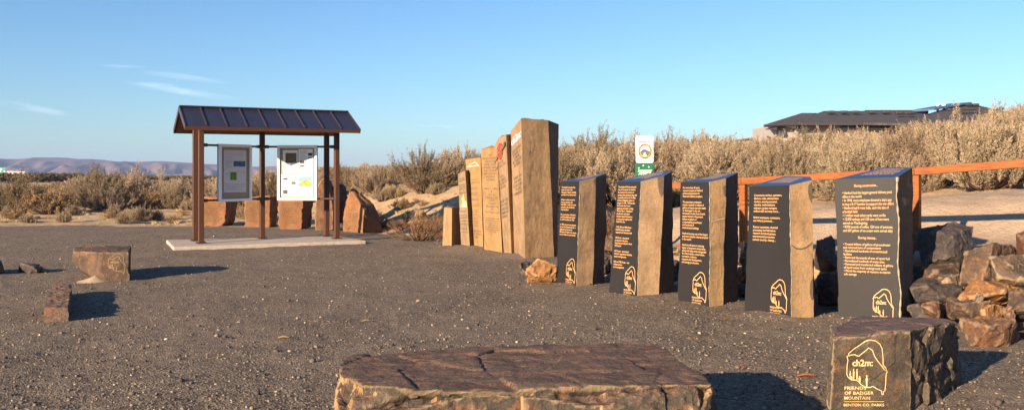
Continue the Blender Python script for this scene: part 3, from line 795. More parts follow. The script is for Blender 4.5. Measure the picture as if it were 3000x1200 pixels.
# tallest, at the near end of the row
t, c = tall(11, 'tallest tan basalt column, nearest of its row, with a broad plain face and violet lettering',
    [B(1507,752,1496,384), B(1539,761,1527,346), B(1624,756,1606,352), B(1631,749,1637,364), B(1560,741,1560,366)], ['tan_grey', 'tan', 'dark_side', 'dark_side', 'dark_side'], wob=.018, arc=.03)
lines_on(t, c, 0, [('LEAD BUSINESS\nDONOR AT\n$100,000\nPER YEAR FOR\nFIVE YEARS', (.10,.165,.93,.305)), ('THANK YOU\nFOR YOUR\nLEGACY GIFT\nTO OUR\nCOMMUNITY', (.14,.37,.93,.515))], 'grey_ink')
mb = MB(); put_text(mb, 'ch2m:', c.P(0, .004), (.06,.065,.96,.125), bold=.03); mb.build('logo', M['logo_violet'], t)
# rounded head with the red sign
t, c = tall(12, 'round topped tan basalt column with a red and black emblem, beside the tallest column',
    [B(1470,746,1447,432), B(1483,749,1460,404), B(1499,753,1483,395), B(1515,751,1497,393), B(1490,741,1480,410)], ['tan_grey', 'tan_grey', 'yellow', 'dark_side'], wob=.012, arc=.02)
mb = MB()
(b0, t0), (b1, t1) = c.edges[0], c.edges[2]; nn = (b1-b0).cross(t0-b0).normalized()
P4 = lambda q, s: (t0.lerp(t1, q)).lerp(b0.lerp(b1, q), s)+nn*.022
for txt, box in [('BECHTEL\nNATIONAL, INC.', (.08,.165,.92,.225)), ('KEY\nBUSINESS\nDONOR AT\n$100,000', (.14,.285,.92,.405)), ('THANK YOU\nFOR YOUR\nGENEROUS\nCOMMUNITY\nSUPPORT', (.2,.49,.95,.655))]:
    put_paragraphs(txt, P4, box, M['grey_ink'], t, align='CENTER', bold=.004)
mb = MB(); n_ = 28; ex = lambda a, r: (.52+.21*r*math.cos(a), .085+.068*r*math.sin(a))
mb.add([P4(*ex(2*math.pi*i/n_, 1)) for i in range(n_)]+[P4(*ex(2*math.pi*i/n_, .22)) for i in range(n_)], [(i, (i+1) % n_, (i+1) % n_+n_, i+n_) for i in range(n_)])
for f in list(mb.F): pass
lg = mb.build('logo', M['logo_red'], t)
mb = MB(); nn2 = nn*.004
mb.add([P4(q, s)+nn2 for q, s in ((.08,.115),(.98,.045),(.98,.080),(.08,.150))], [(0,1,2,3)]); mb.build('logo_bar', M['logo_black'], lg)
mb = MB(); PB = lambda q, s: P4(.12+.82*q, .118-.068*q+.026*s)+nn*.007
put_text(mb, 'BECHTEL', PB, (0, 0, 1, 1), bold=.02); mb.build('logo_word', M['tan'], lg)
# square cut yellow column
t, c = tall(13, 'square cut yellow tan basalt column with large block lettering about preservation',
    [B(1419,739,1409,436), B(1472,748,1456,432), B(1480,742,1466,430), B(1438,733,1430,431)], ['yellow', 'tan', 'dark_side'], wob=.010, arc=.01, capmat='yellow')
P = c.P(0, .003)
put_paragraphs('THE\nPRESERVATION\nVISION OF\nTHESE LAND\nOWNERS MADE\nTHE CANDY\nMOUNTAIN\nPRESERVE\nPOSSIBLE', P, (.06,.055,1.0,.305), M['grey_ink'], t, align='CENTER', bold=.008)
put_paragraphs('Mark L. Ufkes\n&\nLois A.\nSchipper Ro\nAND\nRobert\nMargulies M\n&\nSara Barron R', P, (.13,.36,.98,.60), M['grey_ink'], t, align='CENTER', bold=.008)
put_paragraphs('"The long fight to save\nwild beauty represents\ndemocracy at its best.\nIt requires citizens to\npractice the hardest of\nvirtues, self-restraint."\nE.W. Teale', P, (.10,.635,.97,.775), M['grey_ink'], t, align='CENTER', bold=.004)

# column with the little mountain emblem
t, c = tall(14, 'golden tan basalt column with a small white mountain outline over a pale blue stroke',
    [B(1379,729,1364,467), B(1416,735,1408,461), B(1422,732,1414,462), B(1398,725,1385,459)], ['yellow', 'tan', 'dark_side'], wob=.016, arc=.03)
P = c.P(0, .003); mb = MB(); yy = .22
for k, (n_l, w_) in enumerate([(1,.7),(2,.8),(0,0),(2,.45),(0,0),(2,.5),(0,0),(2,.45),(0,0),(2,.6),(0,0),(2,.5),(2,.42),(2,.42),(2,.5),(2,.42),(0,0),(3,.55)]):
    if n_l:
        for r in range(n_l):
            x = .5-w_/2; rr = random.Random(k*7+r)
            while x < .5+w_/2-.05:
                L = rr.uniform(.06, .14); mb.add([P(x, yy+r*.016), P(min(x+L,.5+w_/2), yy+r*.016), P(min(x+L,.5+w_/2), yy+r*.016+.008), P(x, yy+r*.016+.008)], [(0,1,2,3)]); x += L+.03
    yy += .016*max(1, n_l)+.006
put_text(mb, 'THANK YOU FOR\nYOUR VOLUNTEER\nSERVICE', P, (.15,.755,.92,.84), align='CENTER', bold=.004)
mb.build('inscription', M['faint_ink'], t)
mb = MB(); V, Fc = ribbon(densify([(.2,.062),(.35,.055),(.42,.056),(.5,.044),(.62,.042),(.7,.052),(.80,.060)], .03), .006, .33); put(mb, V, Fc, P, (0,0,1,1))
lo = mb.build('logo', M['logo_white'], t)
mb = MB(); V, Fc = ribbon(densify([(.1,.083),(.3,.078),(.88,.081)], .03), .008, .33); put(mb, V, Fc, P, (0,0,1,1)); mb.build('logo_stroke', M['logo_cyan'], lo)
# leaning column with the map
t, c = tall(15, 'leaning grey tan basalt column with a small yellow and blue map on it',
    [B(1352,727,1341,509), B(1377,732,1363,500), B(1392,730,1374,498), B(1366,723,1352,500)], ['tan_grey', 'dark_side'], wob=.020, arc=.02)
P = c.P(0, .003)
mb = MB()
for k in range(13):
    y = (.07, .095, .15, .175, .2, .25, .48, .53, .56, .60, .64, .70, .74)[k]; x = .1; rr = random.Random(k)
    while x < .85:
        L = rr.uniform(.08, .2); mb.add([P(x,y),P(min(.9,x+L),y),P(min(.9,x+L),y+.014),P(x,y+.014)], [(0,1,2,3)]); x += L+.04
mb.build('inscription', M['grey_ink'], t)
mb = MB(); mb.add([P(*q) for q in ((.15,.43),(.45,.37),(.35,.33),(.62,.27),(.72,.35),(.95,.38),(.95,.44))], [tuple(range(7))]); lo = mb.build('map_emblem', M['logo_yellow'], t)
P2 = c.P(0, .006); mb = MB(); mb.add([P2(*q) for q in ((.3,.43),(.55,.385),(.5,.345),(.62,.35),(.75,.40),(.82,.43))], [tuple(range(6))]); mb.build('map_river', M['logo_cyan'], lo)
# short stub at the far end
t, c = tall(16, 'short blank tan basalt stub at the far end of the tall row, knee high',
    [B(1296,721,1301,607), B(1323,727,1324,609), B(1352,722,1344,607), B(1326,717,1322,606)], ['tan', 'yellow', 'dark_side'], flatface=None, wob=.012, arc=.015, nh=30)

# ================================================================ front rocks
# long flat-topped sitting rock at the bottom of the picture
pts = []
top = [(990,1062),(1012,1040),(1075,1042),(1130,1022),(1200,1033),(1240,1038),(1280,1036),(1400,1040),(1500,1035),(1640,1030),(1760,1018),(1850,1005),(1925,997),(1945,1012),(2010,1060),(2050,1085),(2095,1122)]
def ontop(px, py, z=.44): x, y = G(px, py, z); return Vector((x, y, z))
for i, (px, py) in enumerate(top): pts.append(ontop(px, py, .44+ (.03 if px > 1800 and px < 2000 else 0)))
for px, py in [(988,1088),(1060,1122),(1200,1135),(1300,1133),(1450,1140),(1600,1134),(1750,1124),(1900,1108),(2030,1098)]: pts.append(ontop(px, py, .43))
def low(px, Y, z): return Vector(((px-1500)/F*Y, Y, z))
for px in (985, 1100, 1400, 1700, 2050): pts.append(low(px, 4.36, .30)); pts.append(low(px, 4.28, -.08))
for px in (978, 985, 2108): pts.append(low(px, 4.75, .2 if px > 1000 else .3)); pts.append(low(px, 4.7, -.08))
for px in (1000, 1500, 2080): pts.append(low(px, 5.3, -.08))
def keep_b(p, n): return .42 if n.z > .8 else 1.0
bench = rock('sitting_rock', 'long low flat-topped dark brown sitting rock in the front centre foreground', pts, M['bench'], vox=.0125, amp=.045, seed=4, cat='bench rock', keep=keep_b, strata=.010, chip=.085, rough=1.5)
# squat engraved block
pts = [ontop(2440,955,.52), ontop(2436,985,.50), ontop(2520,922,.52), ontop(2700,925,.53), ontop(2775,930,.52), ontop(2812,940,.50), ontop(2670,966,.53), ontop(2600,972,.52), ontop(2490,968,.52)]
pts += [low(2428, 5.75, .45), low(2440, 5.62, .46), low(2620, 5.66, .46), low(2416, 5.60, .10), low(2420, 5.55, -.08), low(2672, 5.52, -.08), low(2668, 5.55, .12), low(2655, 5.62, .38),
        low(2795, 6.15, .0), low(2800, 6.1, .25), low(2812, 6.35, .35), low(2812, 6.35, -.05), low(2520, 6.45, -.05), low(2440, 6.2, -.05)]
fn_c = Vector((0, -1, .1))
def keep_c(p, n): return .25 if (n.z > .75) else (.22 if (n.y < -.85) else 1.0)
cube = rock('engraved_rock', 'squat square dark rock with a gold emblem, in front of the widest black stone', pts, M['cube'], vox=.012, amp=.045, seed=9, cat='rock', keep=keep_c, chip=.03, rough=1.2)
def project_on(o, P, dirv, lift):
    me = o.data; off = o.location
    bv = BVHTree.FromPolygons([v.co+off for v in me.vertices], [tuple(p.vertices) for p in me.polygons])
    def f(s, t):
        p = P(s, t); h = bv.ray_cast(p-dirv*1.0, dirv, 3.0)
        return (h[0]-dirv*lift) if h[0] is not None else p
    return f
def px_map(Y, x0, y0, x1, y1):
    return lambda s, t: PX(x0+(x1-x0)*s, y0+(y1-y0)*t, Y)
vd = Vector((.43, 1, -.12)).normalized()
# emblem box measured in photo pixels: x 2472..2596, y 994..1192
def cube_face():
    me = cube.data; off = cube.location
    bv = BVHTree.FromPolygons([v.co+off for v in me.vertices], [tuple(p.vertices) for p in me.polygons])
    eye = Vector((0, 0, EYE))
    def f(s, t):
        q = PX(2472+128*s, 994+198*t, 5.0); d = (q-eye).normalized(); h = bv.ray_cast(eye, d, 20)
        return h[0]-d*.006 if h[0] is not None else q
    return f
mb = MB(); emblem(mb, cube_face(), (0, 0, 1, 1), w=.012, bold=.006); mb.build('emblem', M['gold_pale'], cube)

# ================================================================ rocks at the left of the plaza
def lowrock(name, label, box, Y, depth, mat, seed, vox=.025, amp=.03, **k):
    return rock(name, label, blob_pts(*box, Y, depth, seed), M[mat], vox=vox, amp=amp, seed=seed, **k)
# rock with emblem beside the kiosk
pts = [PX(212,735,12.5), PX(216,722,12.9), PX(262,724,12.7), PX(385,717,12.75), PX(378,736,12.35), PX(292,736,12.3), PX(384,720,13.1), PX(230,722,13.1),
       PX(380,826,12.3), PX(296,832,12.2), PX(262,808,12.35), PX(222,782,12.5), PX(214,755,12.6), PX(384,800,12.9), PX(250,805,13.0), PX(212,765,13.0)]
r = rock('engraved_rock', 'small upright brown rock with undercut left side and faint outline emblem, left of kiosk', pts, M['rock_grey'], vox=.018, amp=.016, seed=3, cat='rock', keep=lambda p, n: .3 if n.y < -.8 else 1)
def eye_map(o, x0, y0, x1, y1, lift=.006):
    me = o.data; off = o.location
    bv = BVHTree.FromPolygons([v.co+off for v in me.vertices], [tuple(p.vertices) for p in me.polygons]); eye = Vector((0, 0, EYE))
    def f(s, t):
        q = PX(x0+(x1-x0)*s, y0+(y1-y0)*t, 5.0); d = (q-eye).normalized(); h = bv.ray_cast(eye, d, 60)
        return h[0]-d*lift if h[0] is not None else PX(x0+(x1-x0)*s, y0+(y1-y0)*t, o.location.y)
    return f
mb = MB(); emblem(mb, eye_map(r, 313, 742, 368, 815), (0, 0, 1, 1), w=.014, words=False); mb.build('emblem', M['faint_gold'], r)
# drifted sand at its foot
V = []; Fc = []; cx, cy = G(268, 826); n_ = 26
for i in range(9):
    for j in range(n_):
        a = 2*math.pi*j/n_; rr_ = i/8; x = cx+.36*rr_*math.cos(a); y = cy+.28*rr_*math.sin(a)+.1
        V.append((x, y, -.02+.10*(1-rr_)**1.5+noise.noise(Vector((x*9, y*9, 1)))*.012))
Fc = [(i*n_+j, i*n_+(j+1) % n_, (i+1)*n_+(j+1) % n_, (i+1)*n_+j) for i in range(8) for j in range(n_)]
msand = N('loose_sand'); msand.col(msand.ramp(msand.noise(msand.coord(), 30, 5), [(.3, (.26,.185,.12)), (.7, (.42,.31,.21))])); M['sand'] = msand.m
tag(obj('sand_heap', V, Fc, M['sand'], None, True), 'little heap of pale sand at the foot of the small engraved rock', 'sand heap')
# squared timber block lying on the gravel
A0 = Vector((*G(128,944), -.02)); A1 = Vector((*G(199,942), -.02)); B0 = Vector((*G(158,866), -.02)); B1 = Vector((*G(209,866), -.02))
t = thing('timber_block', 'squared weathered timber block lying on the gravel, pointing away from the camera', 'timber block', ((A0+A1+B0+B1)/4).to_tuple())
V = []; Fc = []; nl, nr = 40, 24
for i in range(nl+1):
    q = i/nl
    for j in range(nr):
        a = j/nr*4; sd = int(a); f_ = a-sd
        cs = [(0,0),(1,0),(1,1),(0,1)]; p = cs[sd]; p2 = cs[(sd+1) % 4]; s_, h_ = p[0]+(p2[0]-p[0])*f_, p[1]+(p2[1]-p[1])*f_
        b = (A0.lerp(B0, q)).lerp(A1.lerp(B1, q), s_)
        z = -.03+.175*h_
        w = Vector((b.x*9, b.y*5, z*9)); d = noise.fractal(w, .8, 2, 4)*.012+noise.noise(w*5)*.005
        V.append((b.x+d, b.y+(d*.5 if 0 < i < nl else 0), z+(d*1.6 if h_ > .9 else d*.3)))
for i in range(nl):
    for j in range(nr): Fc.append((i*nr+j, i*nr+(j+1) % nr, (i+1)*nr+(j+1) % nr, (i+1)*nr+j))
Fc.append(tuple(range(nr))[::-1]); Fc.append(tuple(nl*nr+j for j in range(nr)))
obj('block', V, Fc, M['timber'], t)
lowrock('small_rock', 'small dark wedge of rock on the gravel between the timber block and the engraved rock', (48,130,764,812), 13.3, .35, 'rock_dark', 27, amp=.02, vox=.02)
lowrock('small_rock', 'grey brown rock cut off by the left edge of the photo, lying on the gravel', (-70,22,752,810), 13.2, .5, 'rock_grey', 28, amp=.02, vox=.02)

# ================================================================ slabs behind the kiosk
def slab(label, front, Y, depth, mat, seed, lean=.0, dark=None, writing=True):
    """front outline in photo pixels, extruded back and to the right"""
    P = []
    ym = max(p[1] for p in front)
    for (px, py) in front:
        f_ = PX(px, py, Y); f_.z = max(f_.z, -.05); h_ = f_.z
        P += [f_, f_+Vector((.06+lean*h_, depth, -.04*h_))]
    o = rock('inscribed_slab', label, P, M[mat], vox=.03, amp=.03, seed=seed, cat='stone slab', group='rust brown slabs behind the kiosk', keep=lambda p, n: .2 if n.y < -.8 else 1)
    if writing:
        x0 = min(p[0] for p in front); x1 = max(p[0] for p in front); y0 = min(p[1] for p in front)
        return o, (x0, x1, y0, ym)
    return o, None
def slab_text(o, x0, x1, y0, y1, rows, seed):
    mb = MB(); P = eye_map(o, x0, y0, x1, y1, .012); rr = random.Random(seed)
    for r in range(rows):
        y = (r+.3)/rows; x = rr.uniform(0, .06); e = rr.uniform(.8, 1.0)
        while x < e:
            L = min(rr.uniform(.05, .12), e-x)
            mb.add([P(x, y), P(x+L, y), P(x+L, y+.42/rows), P(x, y+.42/rows)], [(0,1,2,3)]); x += L+.03
    mb.build('inscription', M['faint_ink'], o)
o, _ = slab('low flat-topped rust slab behind the left kiosk board, farthest left of the slabs', [(590,575),(650,578),(664,590),(660,650),(648,664),(590,664)], 24.6, .75, 'slab_red', 31); slab_text(o, 597, 645, 592, 650, 9, 1)
o, _ = slab('rust slab behind the middle kiosk post', [(714,590),(722,577),(762,573),(792,573),(790,667),(716,667)], 24.3, .6, 'slab_red', 32); slab_text(o, 720, 760, 590, 650, 9, 2)
o, _ = slab('blocky rust slab below the right kiosk board', [(815,585),(825,572),(880,570),(888,580),(884,672),(822,674),(813,655)], 23.4, .95, 'slab_red', 33); slab_text(o, 822, 876, 590, 655, 10, 3)
o, _ = slab('tall narrow red brown slab between the right board and the right kiosk posts', [(921,560),(935,530),(950,519),(957,524),(975,600),(975,674),(921,677)], 23.0, .5, 'rock_red', 34, writing=False)
rock('boulder', 'dark overhanging boulder behind the right kiosk posts', blob_pts(962,1028,527,672,23.6,.8,35), M['rock_dark'], vox=.035, amp=.05, seed=35, cat='rock')
P = [PX(1004,682,22.7), PX(1061,693,21.9), PX(1122,682,22.6), PX(1004,640,22.7), PX(1012,590,22.7), PX(1024,553,22.6), PX(1030,543,22.7), PX(1066,612,22.0), PX(1046,560,22.9), PX(1072,583,23.0), PX(1098,600,22.6), PX(1104,612,22.5), PX(1118,668,22.7), PX(1030,600,23.4), PX(1110,640,23.3)]
o = rock('inscribed_slab', 'peaked rust slab sloping down to the right, at the right end behind the kiosk', P, M['slab_red'], vox=.03, amp=.03, seed=36, cat='stone slab', group='rust brown slabs behind the kiosk', keep=lambda p, n: .2 if n.y < -.7 else 1)
slab_text(o, 1012, 1052, 612, 680, 9, 4)
# two rocks in front of the first black stone
lowrock('small_rock', 'low dark grey rock just left of the orange rock, beside the first black stone', (1506,1580,758,838), 12.3, .35, 'rock_dark', 41, vox=.018, amp=.02)
lowrock('small_rock', 'low bright orange rock against the foot of the first black stone', (1534,1648,758,842), 12.0, .4, 'rock_orange', 42, vox=.018, amp=.028)

# ================================================================ rock pile along the fence
PILE = [
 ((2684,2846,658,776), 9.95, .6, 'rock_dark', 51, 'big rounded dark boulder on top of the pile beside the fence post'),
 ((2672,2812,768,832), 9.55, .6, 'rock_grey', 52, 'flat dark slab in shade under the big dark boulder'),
 ((2805,2990,708,842), 9.35, .7, 'rock_grey', 53, 'broad grey brown boulder in the upper middle of the pile'),
 ((2898,3050,742,842), 8.9, .5, 'rock_tan', 54, 'wedge shaped brown rock leaning on the grey boulder near the right edge'),
 ((2976,3150,668,784), 9.3, .7, 'rock_red', 55, 'rusty boulder high on the pile, cut off by the right edge'),
 ((2824,2990,820,900), 8.75, .6, 'rock_orange', 56, 'bright orange slab in the middle of the pile'),
 ((2876,3040,808,864), 8.95, .5, 'rock_grey', 57, 'grey slab lying on the orange slab'),
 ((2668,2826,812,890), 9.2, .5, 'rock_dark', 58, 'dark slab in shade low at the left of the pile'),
 ((2766,2894,870,934), 8.6, .5, 'rock_grey', 59, 'speckled tan slab left of the orange slab'),
 ((2870,2955,886,942), 8.3, .4, 'rock_orange', 60, 'small pinkish rock under the orange slab'),
 ((2955,3110,856,948), 8.3, .5, 'rock_grey', 61, 'purple grey rock low at the right edge of the pile'),
 ((2938,2982,892,948), 8.15, .25, 'rock_red', 62, 'small brown wedge between the pinkish and purple grey rocks'),
 ((2660,2785,878,942), 8.9, .4, 'rock_dark', 63, 'dark rock at the shaded foot of the pile behind the engraved rock'),
 ((2811,2984,928,1024), 7.75, .55, 'rock_red', 64, 'red brown wedge lying in front of the pile on the gravel'),
 ((2852,2884,852,882), 8.45, .2, 'rock_tan', 65, 'fist sized round stone resting on the tan slab'),
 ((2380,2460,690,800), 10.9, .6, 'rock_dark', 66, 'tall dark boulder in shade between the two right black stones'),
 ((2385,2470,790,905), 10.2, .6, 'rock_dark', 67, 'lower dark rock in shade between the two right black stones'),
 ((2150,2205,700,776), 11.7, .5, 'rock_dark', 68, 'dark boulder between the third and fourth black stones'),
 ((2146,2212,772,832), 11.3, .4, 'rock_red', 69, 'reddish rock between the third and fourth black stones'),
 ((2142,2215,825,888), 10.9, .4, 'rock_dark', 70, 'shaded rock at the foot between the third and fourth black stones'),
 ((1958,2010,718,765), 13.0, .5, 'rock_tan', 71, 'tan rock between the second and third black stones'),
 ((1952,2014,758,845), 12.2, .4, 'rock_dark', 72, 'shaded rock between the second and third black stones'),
 ((1762,1812,686,742), 14.4, .5, 'rock_grey', 73, 'grey rock between the first two black stones, under the brush'),
 ((1758,1790,738,812), 13.0, .4, 'rock_dark', 74, 'dark shaded rock between the first two black stones'),
 ((1756,1808,728,790), 13.9, .4, 'rock_red', 75, 'reddish rock showing between the first two black stones'),
 ((2290,2400,800,900), 10.8, .6, 'rock_grey', 76, 'grey rock mostly hidden behind the fourth black stone'),
 ((2560,2690,690,790), 10.3, .6, 'rock_grey', 77, 'grey rock mostly hidden behind the widest black stone'),
 ((2700,2760,880,930), 8.7, .35, 'rock_red', 78, 'brown chip low in the shaded foot of the pile'),
 ((2740,2830,800,850), 9.3, .4, 'rock_tan', 79, 'brown block wedged beside the broad grey brown boulder'),
 ((2960,3080,780,850), 9.1, .6, 'rock_dark', 80, 'dark rock behind the wedge at the right edge of the pile'),
 ((2890,2960,930,975), 8.15, .3, 'rock_grey', 81, 'small grey rock behind the red brown wedge'),
 ((2985,3090,930,985), 8.0, .4, 'rock_tan', 82, 'tan rock at the foot of the pile by the right edge'),
]
for box, Y, dp, mt, sd, lb in PILE:
    x0, x1, y0, y1 = box
    big = (x1-x0) > 90; cx_, cy_ = (x0+x1)/2, (y0+y1)/2
    if x0 > 2650: x0, x1, y0, y1 = cx_-(x1-x0)*.57, cx_+(x1-x0)*.57, cy_-(y1-y0)*.57, cy_+(y1-y0)*.55
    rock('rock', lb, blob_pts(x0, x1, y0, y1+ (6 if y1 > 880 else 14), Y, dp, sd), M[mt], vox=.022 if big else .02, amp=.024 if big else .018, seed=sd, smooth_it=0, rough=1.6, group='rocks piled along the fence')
# ================================================================ kiosk
KA = Vector((-6.29, 17.953, 0)); KT = .483; KL, KD, KO, KB = 2.806, .78, .355, .495
ZE, ZR = 2.413, 2.846
ku = Vector((math.cos(KT), math.sin(KT), 0)); kv = Vector((-ku.y, ku.x, 0))
def K(a, b, z=0): return KA+ku*a+kv*b+Vector((0, 0, z))
kiosk = thing('information_kiosk', 'open information kiosk with a dark metal gable roof on five brown steel posts', 'kiosk', K(KL/2, KD/2).to_tuple())
# slab outline measured on the ground
sl_ = [G(508,733), G(1074,712), G(1060,698), G(487,711)]
sl_ = [Vector((*G(508,733), 0)), Vector((*G(1072,713), 0)), Vector((*G(985,699), 0)), Vector((*G(487,711), 0))]
mb = MB(); mb.hexa([p+Vector((0,0,-.06)) for p in sl_], [p+Vector((0,0,.065)) for p in sl_]); mb.build('slab', M['concrete'], kiosk, bevel=.012)
MIDP = (1.381, KD)
POSTS = [(0, 0), (0, KD), MIDP, (KL, 0), (KL, KD)]
def roof_z(b):
    half = KD/2+KB; return ZR-(ZR-ZE)*abs(b-KD/2)/half
for a, b in POSTS:
    mb = MB(); mb.box(K(a, b, (roof_z(b)-.12+.07)/2), .105, .105, roof_z(b)-.12-.07, ku)
    ps = mb.build('post', M['steel_brown'], kiosk, bevel=.008)
    mb = MB(); mb.box(K(a, b, .081), .20, .20, .012, ku)
    for s in (-1, 1):
        for q in (-1, 1): mb.tube(K(a+s*.075, b+q*.075, .085), K(a+s*.075, b+q*.075, .105), .012, n=6)
    mb.build('base_plate', M['steel_brown'], ps)
# roof: two sloping sheets with a thickness, standing seams, ridge cap, gable trim, gutter
half = KD/2+KB; th = .035
for sgn, nm in ((-1, 'front'), (1, 'rear')):
    b0 = KD/2; b1 = KD/2+sgn*half
    mb = MB(); mb.hexa([K(-KO,b0,ZR-th), K(KL+KO,b0,ZR-th), K(KL+KO,b1,ZE-th), K(-KO,b1,ZE-th)], [K(-KO,b0,ZR), K(KL+KO,b0,ZR), K(KL+KO,b1,ZE), K(-KO,b1,ZE)])
    rp = mb.build('roof_sheet', M['roof_metal'], kiosk)
    mb = MB(); n_s = 9
    for i in range(1, n_s):
        a = -KO+(KL+2*KO)*i/n_s
        mb.bar(K(a,b0,ZR+.012), K(a,b1,ZE+.012), .022, .03)
    mb.build('seam', M['seam_metal'], rp)
    mb = MB(); o1 = Vector((0,0,-th-.015))
    mb.hexa([K(-KO+.03,b0,ZR-th-.02), K(KL+KO-.03,b0,ZR-th-.02), K(KL+KO-.03,b1-sgn*.03,ZE-th-.02), K(-KO+.03,b1-sgn*.03,ZE-th-.02)], [K(-KO+.03,b0,ZR-th-.003), K(KL+KO-.03,b0,ZR-th-.003), K(KL+KO-.03,b1-sgn*.03,ZE-th-.003), K(-KO+.03,b1-sgn*.03,ZE-th-.003)])
    mb.build('soffit', M['plywood'], kiosk)
    mb = MB(); mb.bar(K(-KO-.01,b1+sgn*.012,ZE-.045), K(KL+KO+.01,b1+sgn*.012,ZE-.04), .022, .072); mb.build('eave_trim', M['steel_brown'], kiosk)
    for a in (-KO-.012, KL+KO+.012):
        mb = MB(); mb.bar(K(a,b0,ZR-.035), K(a,b1,ZE-.035), .022, .10); mb.build('gable_trim', M['seam_metal'], kiosk)
mb = MB(); mb.bar(K(-KO-.01,KD/2,ZR+.014), K(KL+KO+.01,KD/2,ZR+.014), .12, .022); mb.build('ridge_cap', M['roof_metal'], kiosk)
for b in (0, KD):
    mb = MB(); mb.bar(K(-.22,b,roof_z(b)-.15), K(KL+.22,b,roof_z(b)-.15), .07, .11); mb.build('beam', M['steel_dark'], kiosk)
for a in (0, KL/2, KL):
    mb = MB(); mb.bar(K(a,KD/2,ZR-.09), K(a,-KB*.8,roof_z(-KB*.8)-.09), .045, .06); mb.bar(K(a,KD/2,ZR-.09), K(a,KD+KB*.8,roof_z(KD+KB*.8)-.09), .045, .06); mb.build('rafter', M['plywood'], kiosk)
# pipes between the posts that carry the boards: two legs of a V
PA, PM, PR = K(0,0), K(*MIDP), K(KL,0)
def on_line(P, Q, px):
    u = (px-1500)/F; d = Q-P; k = (u*P.y-P.x)/(d.x-u*d.y); return P+d*k
def zat(p, py): return EYE+(HZ-py)/F*p.y
z_hi = (zat(PA, 423)+zat(PM, 431))/2; z_lo = (zat(PA, 585)+zat(PM, 584))/2
for P_, Q_ in ((PA, PM), (PM, PR)):
    d = (Q_-P_).normalized()
    for z in (z_hi, z_lo):
        mb = MB(); mb.tube(P_+d*.05+Vector((0,0,z)), Q_-d*.05+Vector((0,0,z)), .022, n=10); pp = mb.build('rail', M['steel_dark'] if P_ is PA else M['steel_brown'], kiosk)
        for c_ in (P_+d*.10, Q_-d*.10): mb = MB(); mb.tube(c_-d*.045+Vector((0,0,z)), c_+d*.045+Vector((0,0,z)), .036, n=10); mb.build('clamp', M['steel_dark'], pp)
def board(P_, Q_, xa, xb, label, layout, back, depth=.085):
    a = on_line(P_, Q_, xa); b = on_line(P_, Q_, xb); u = (b-a).normalized(); nrm = Vector((u.y, -u.x, 0))     # faces the viewer's side
    zt, zb = z_hi+.03, z_lo-.035; w = (b-a).length; h = zt-zb
    c = (a+b)/2
    t = thing('notice_board', label, 'notice board', (c.x, c.y, zb))
    def Q(s, q, o=0): return a+u*(w*s)+nrm*o+Vector((0, 0, zt-h*q))
    mb = MB(); mb.hexa([Q(0,1,-.0),Q(1,1,-.0),Q(1,1,depth*.6),Q(0,1,depth*.6)], [Q(0,0,-.0),Q(1,0,-.0),Q(1,0,depth*.6),Q(0,0,depth*.6)])
    mb.build('backing', M['board_back'] if back == 'board_back' else M[back], t)
    fw = .055/w; fh = .055/h; F0, F1 = depth*.6, depth
    for (s0, q0, s1, q1) in ((0,0,fw,1),(1-fw,0,1,1),(fw,0,1-fw,fh),(fw,1-fh,1-fw,1)):
        mb = MB(); mb.hexa([Q(s0,q1,-.004),Q(s1,q1,-.004),Q(s1,q1,F1),Q(s0,q1,F1)], [Q(s0,q0,-.004),Q(s1,q0,-.004),Q(s1,q0,F1),Q(s0,q0,F1)])
        mb.build('frame', M['white'], t, bevel=.004)
    z_ = depth*.6+.004
    for (kind, mt, s0, q0, s1, q1, sub) in layout:
        mb = MB(); mb.hexa([Q(s0,q1,z_-.002),Q(s1,q1,z_-.002),Q(s1,q1,z_),Q(s0,q1,z_)], [Q(s0,q0,z_-.002),Q(s1,q0,z_-.002),Q(s1,q0,z_),Q(s0,q0,z_)])
        pp = mb.build(kind, M[mt], t)
        mt_ = {}
        for (m2, a0, b0, a1, b1) in sub:
            x0, x1 = s0+(s1-s0)*a0, s0+(s1-s0)*a1; y0, y1 = q0+(q1-q0)*b0, q0+(q1-q0)*b1
            if m2 == 'ink':
                mm = MB(); n_l = max(1, int((y1-y0)*h/.022)); rr = random.Random(int(x0*999))
                for r in range(n_l):
                    y = y0+(y1-y0)*r/n_l; e = x1 if r % 5 != 4 else x0+(x1-x0)*rr.uniform(.4, .8)
                    x = x0
                    while x < e-.004:
                        L = min(rr.uniform(.03, .07), e-x); mm.add([Q(x,y+.008,z_+.002),Q(x+L,y+.008,z_+.002),Q(x+L,y,z_+.002),Q(x,y,z_+.002)], [(0,1,2,3)]); x += L+.008
                if r == n_l-1: mm.build('print', M['ink'], pp)
            elif m2 == 'mount':
                mb = MB(); mb.add([Q(x0,y1,z_+.002),Q(x1,y1,z_+.002),Q(x1,y0,z_+.002),Q(x0,y0,z_+.002)], [(0,1,2,3)]); ph = mb.build('photo', M['pic_sky'], pp)
                pts_ = [(0,1),(1,1),(1,.52),(.85,.45),(.7,.28),(.58,.2),(.45,.27),(.3,.42),(.12,.52),(0,.58)]
                mb = MB(); mb.add([Q(x0+(x1-x0)*s, y0+(y1-y0)*q, z_+.004) for s, q in pts_], [tuple(range(len(pts_)))]); mb.build('photo_hill', M['pic_orange'], ph)
            else:
                mb = MB(); mb.add([Q(x0,y1,z_+.002),Q(x1,y1,z_+.002),Q(x1,y0,z_+.002),Q(x0,y0,z_+.002)], [(0,1,2,3)]); mb.build('photo', M[m2], pp)

    return t
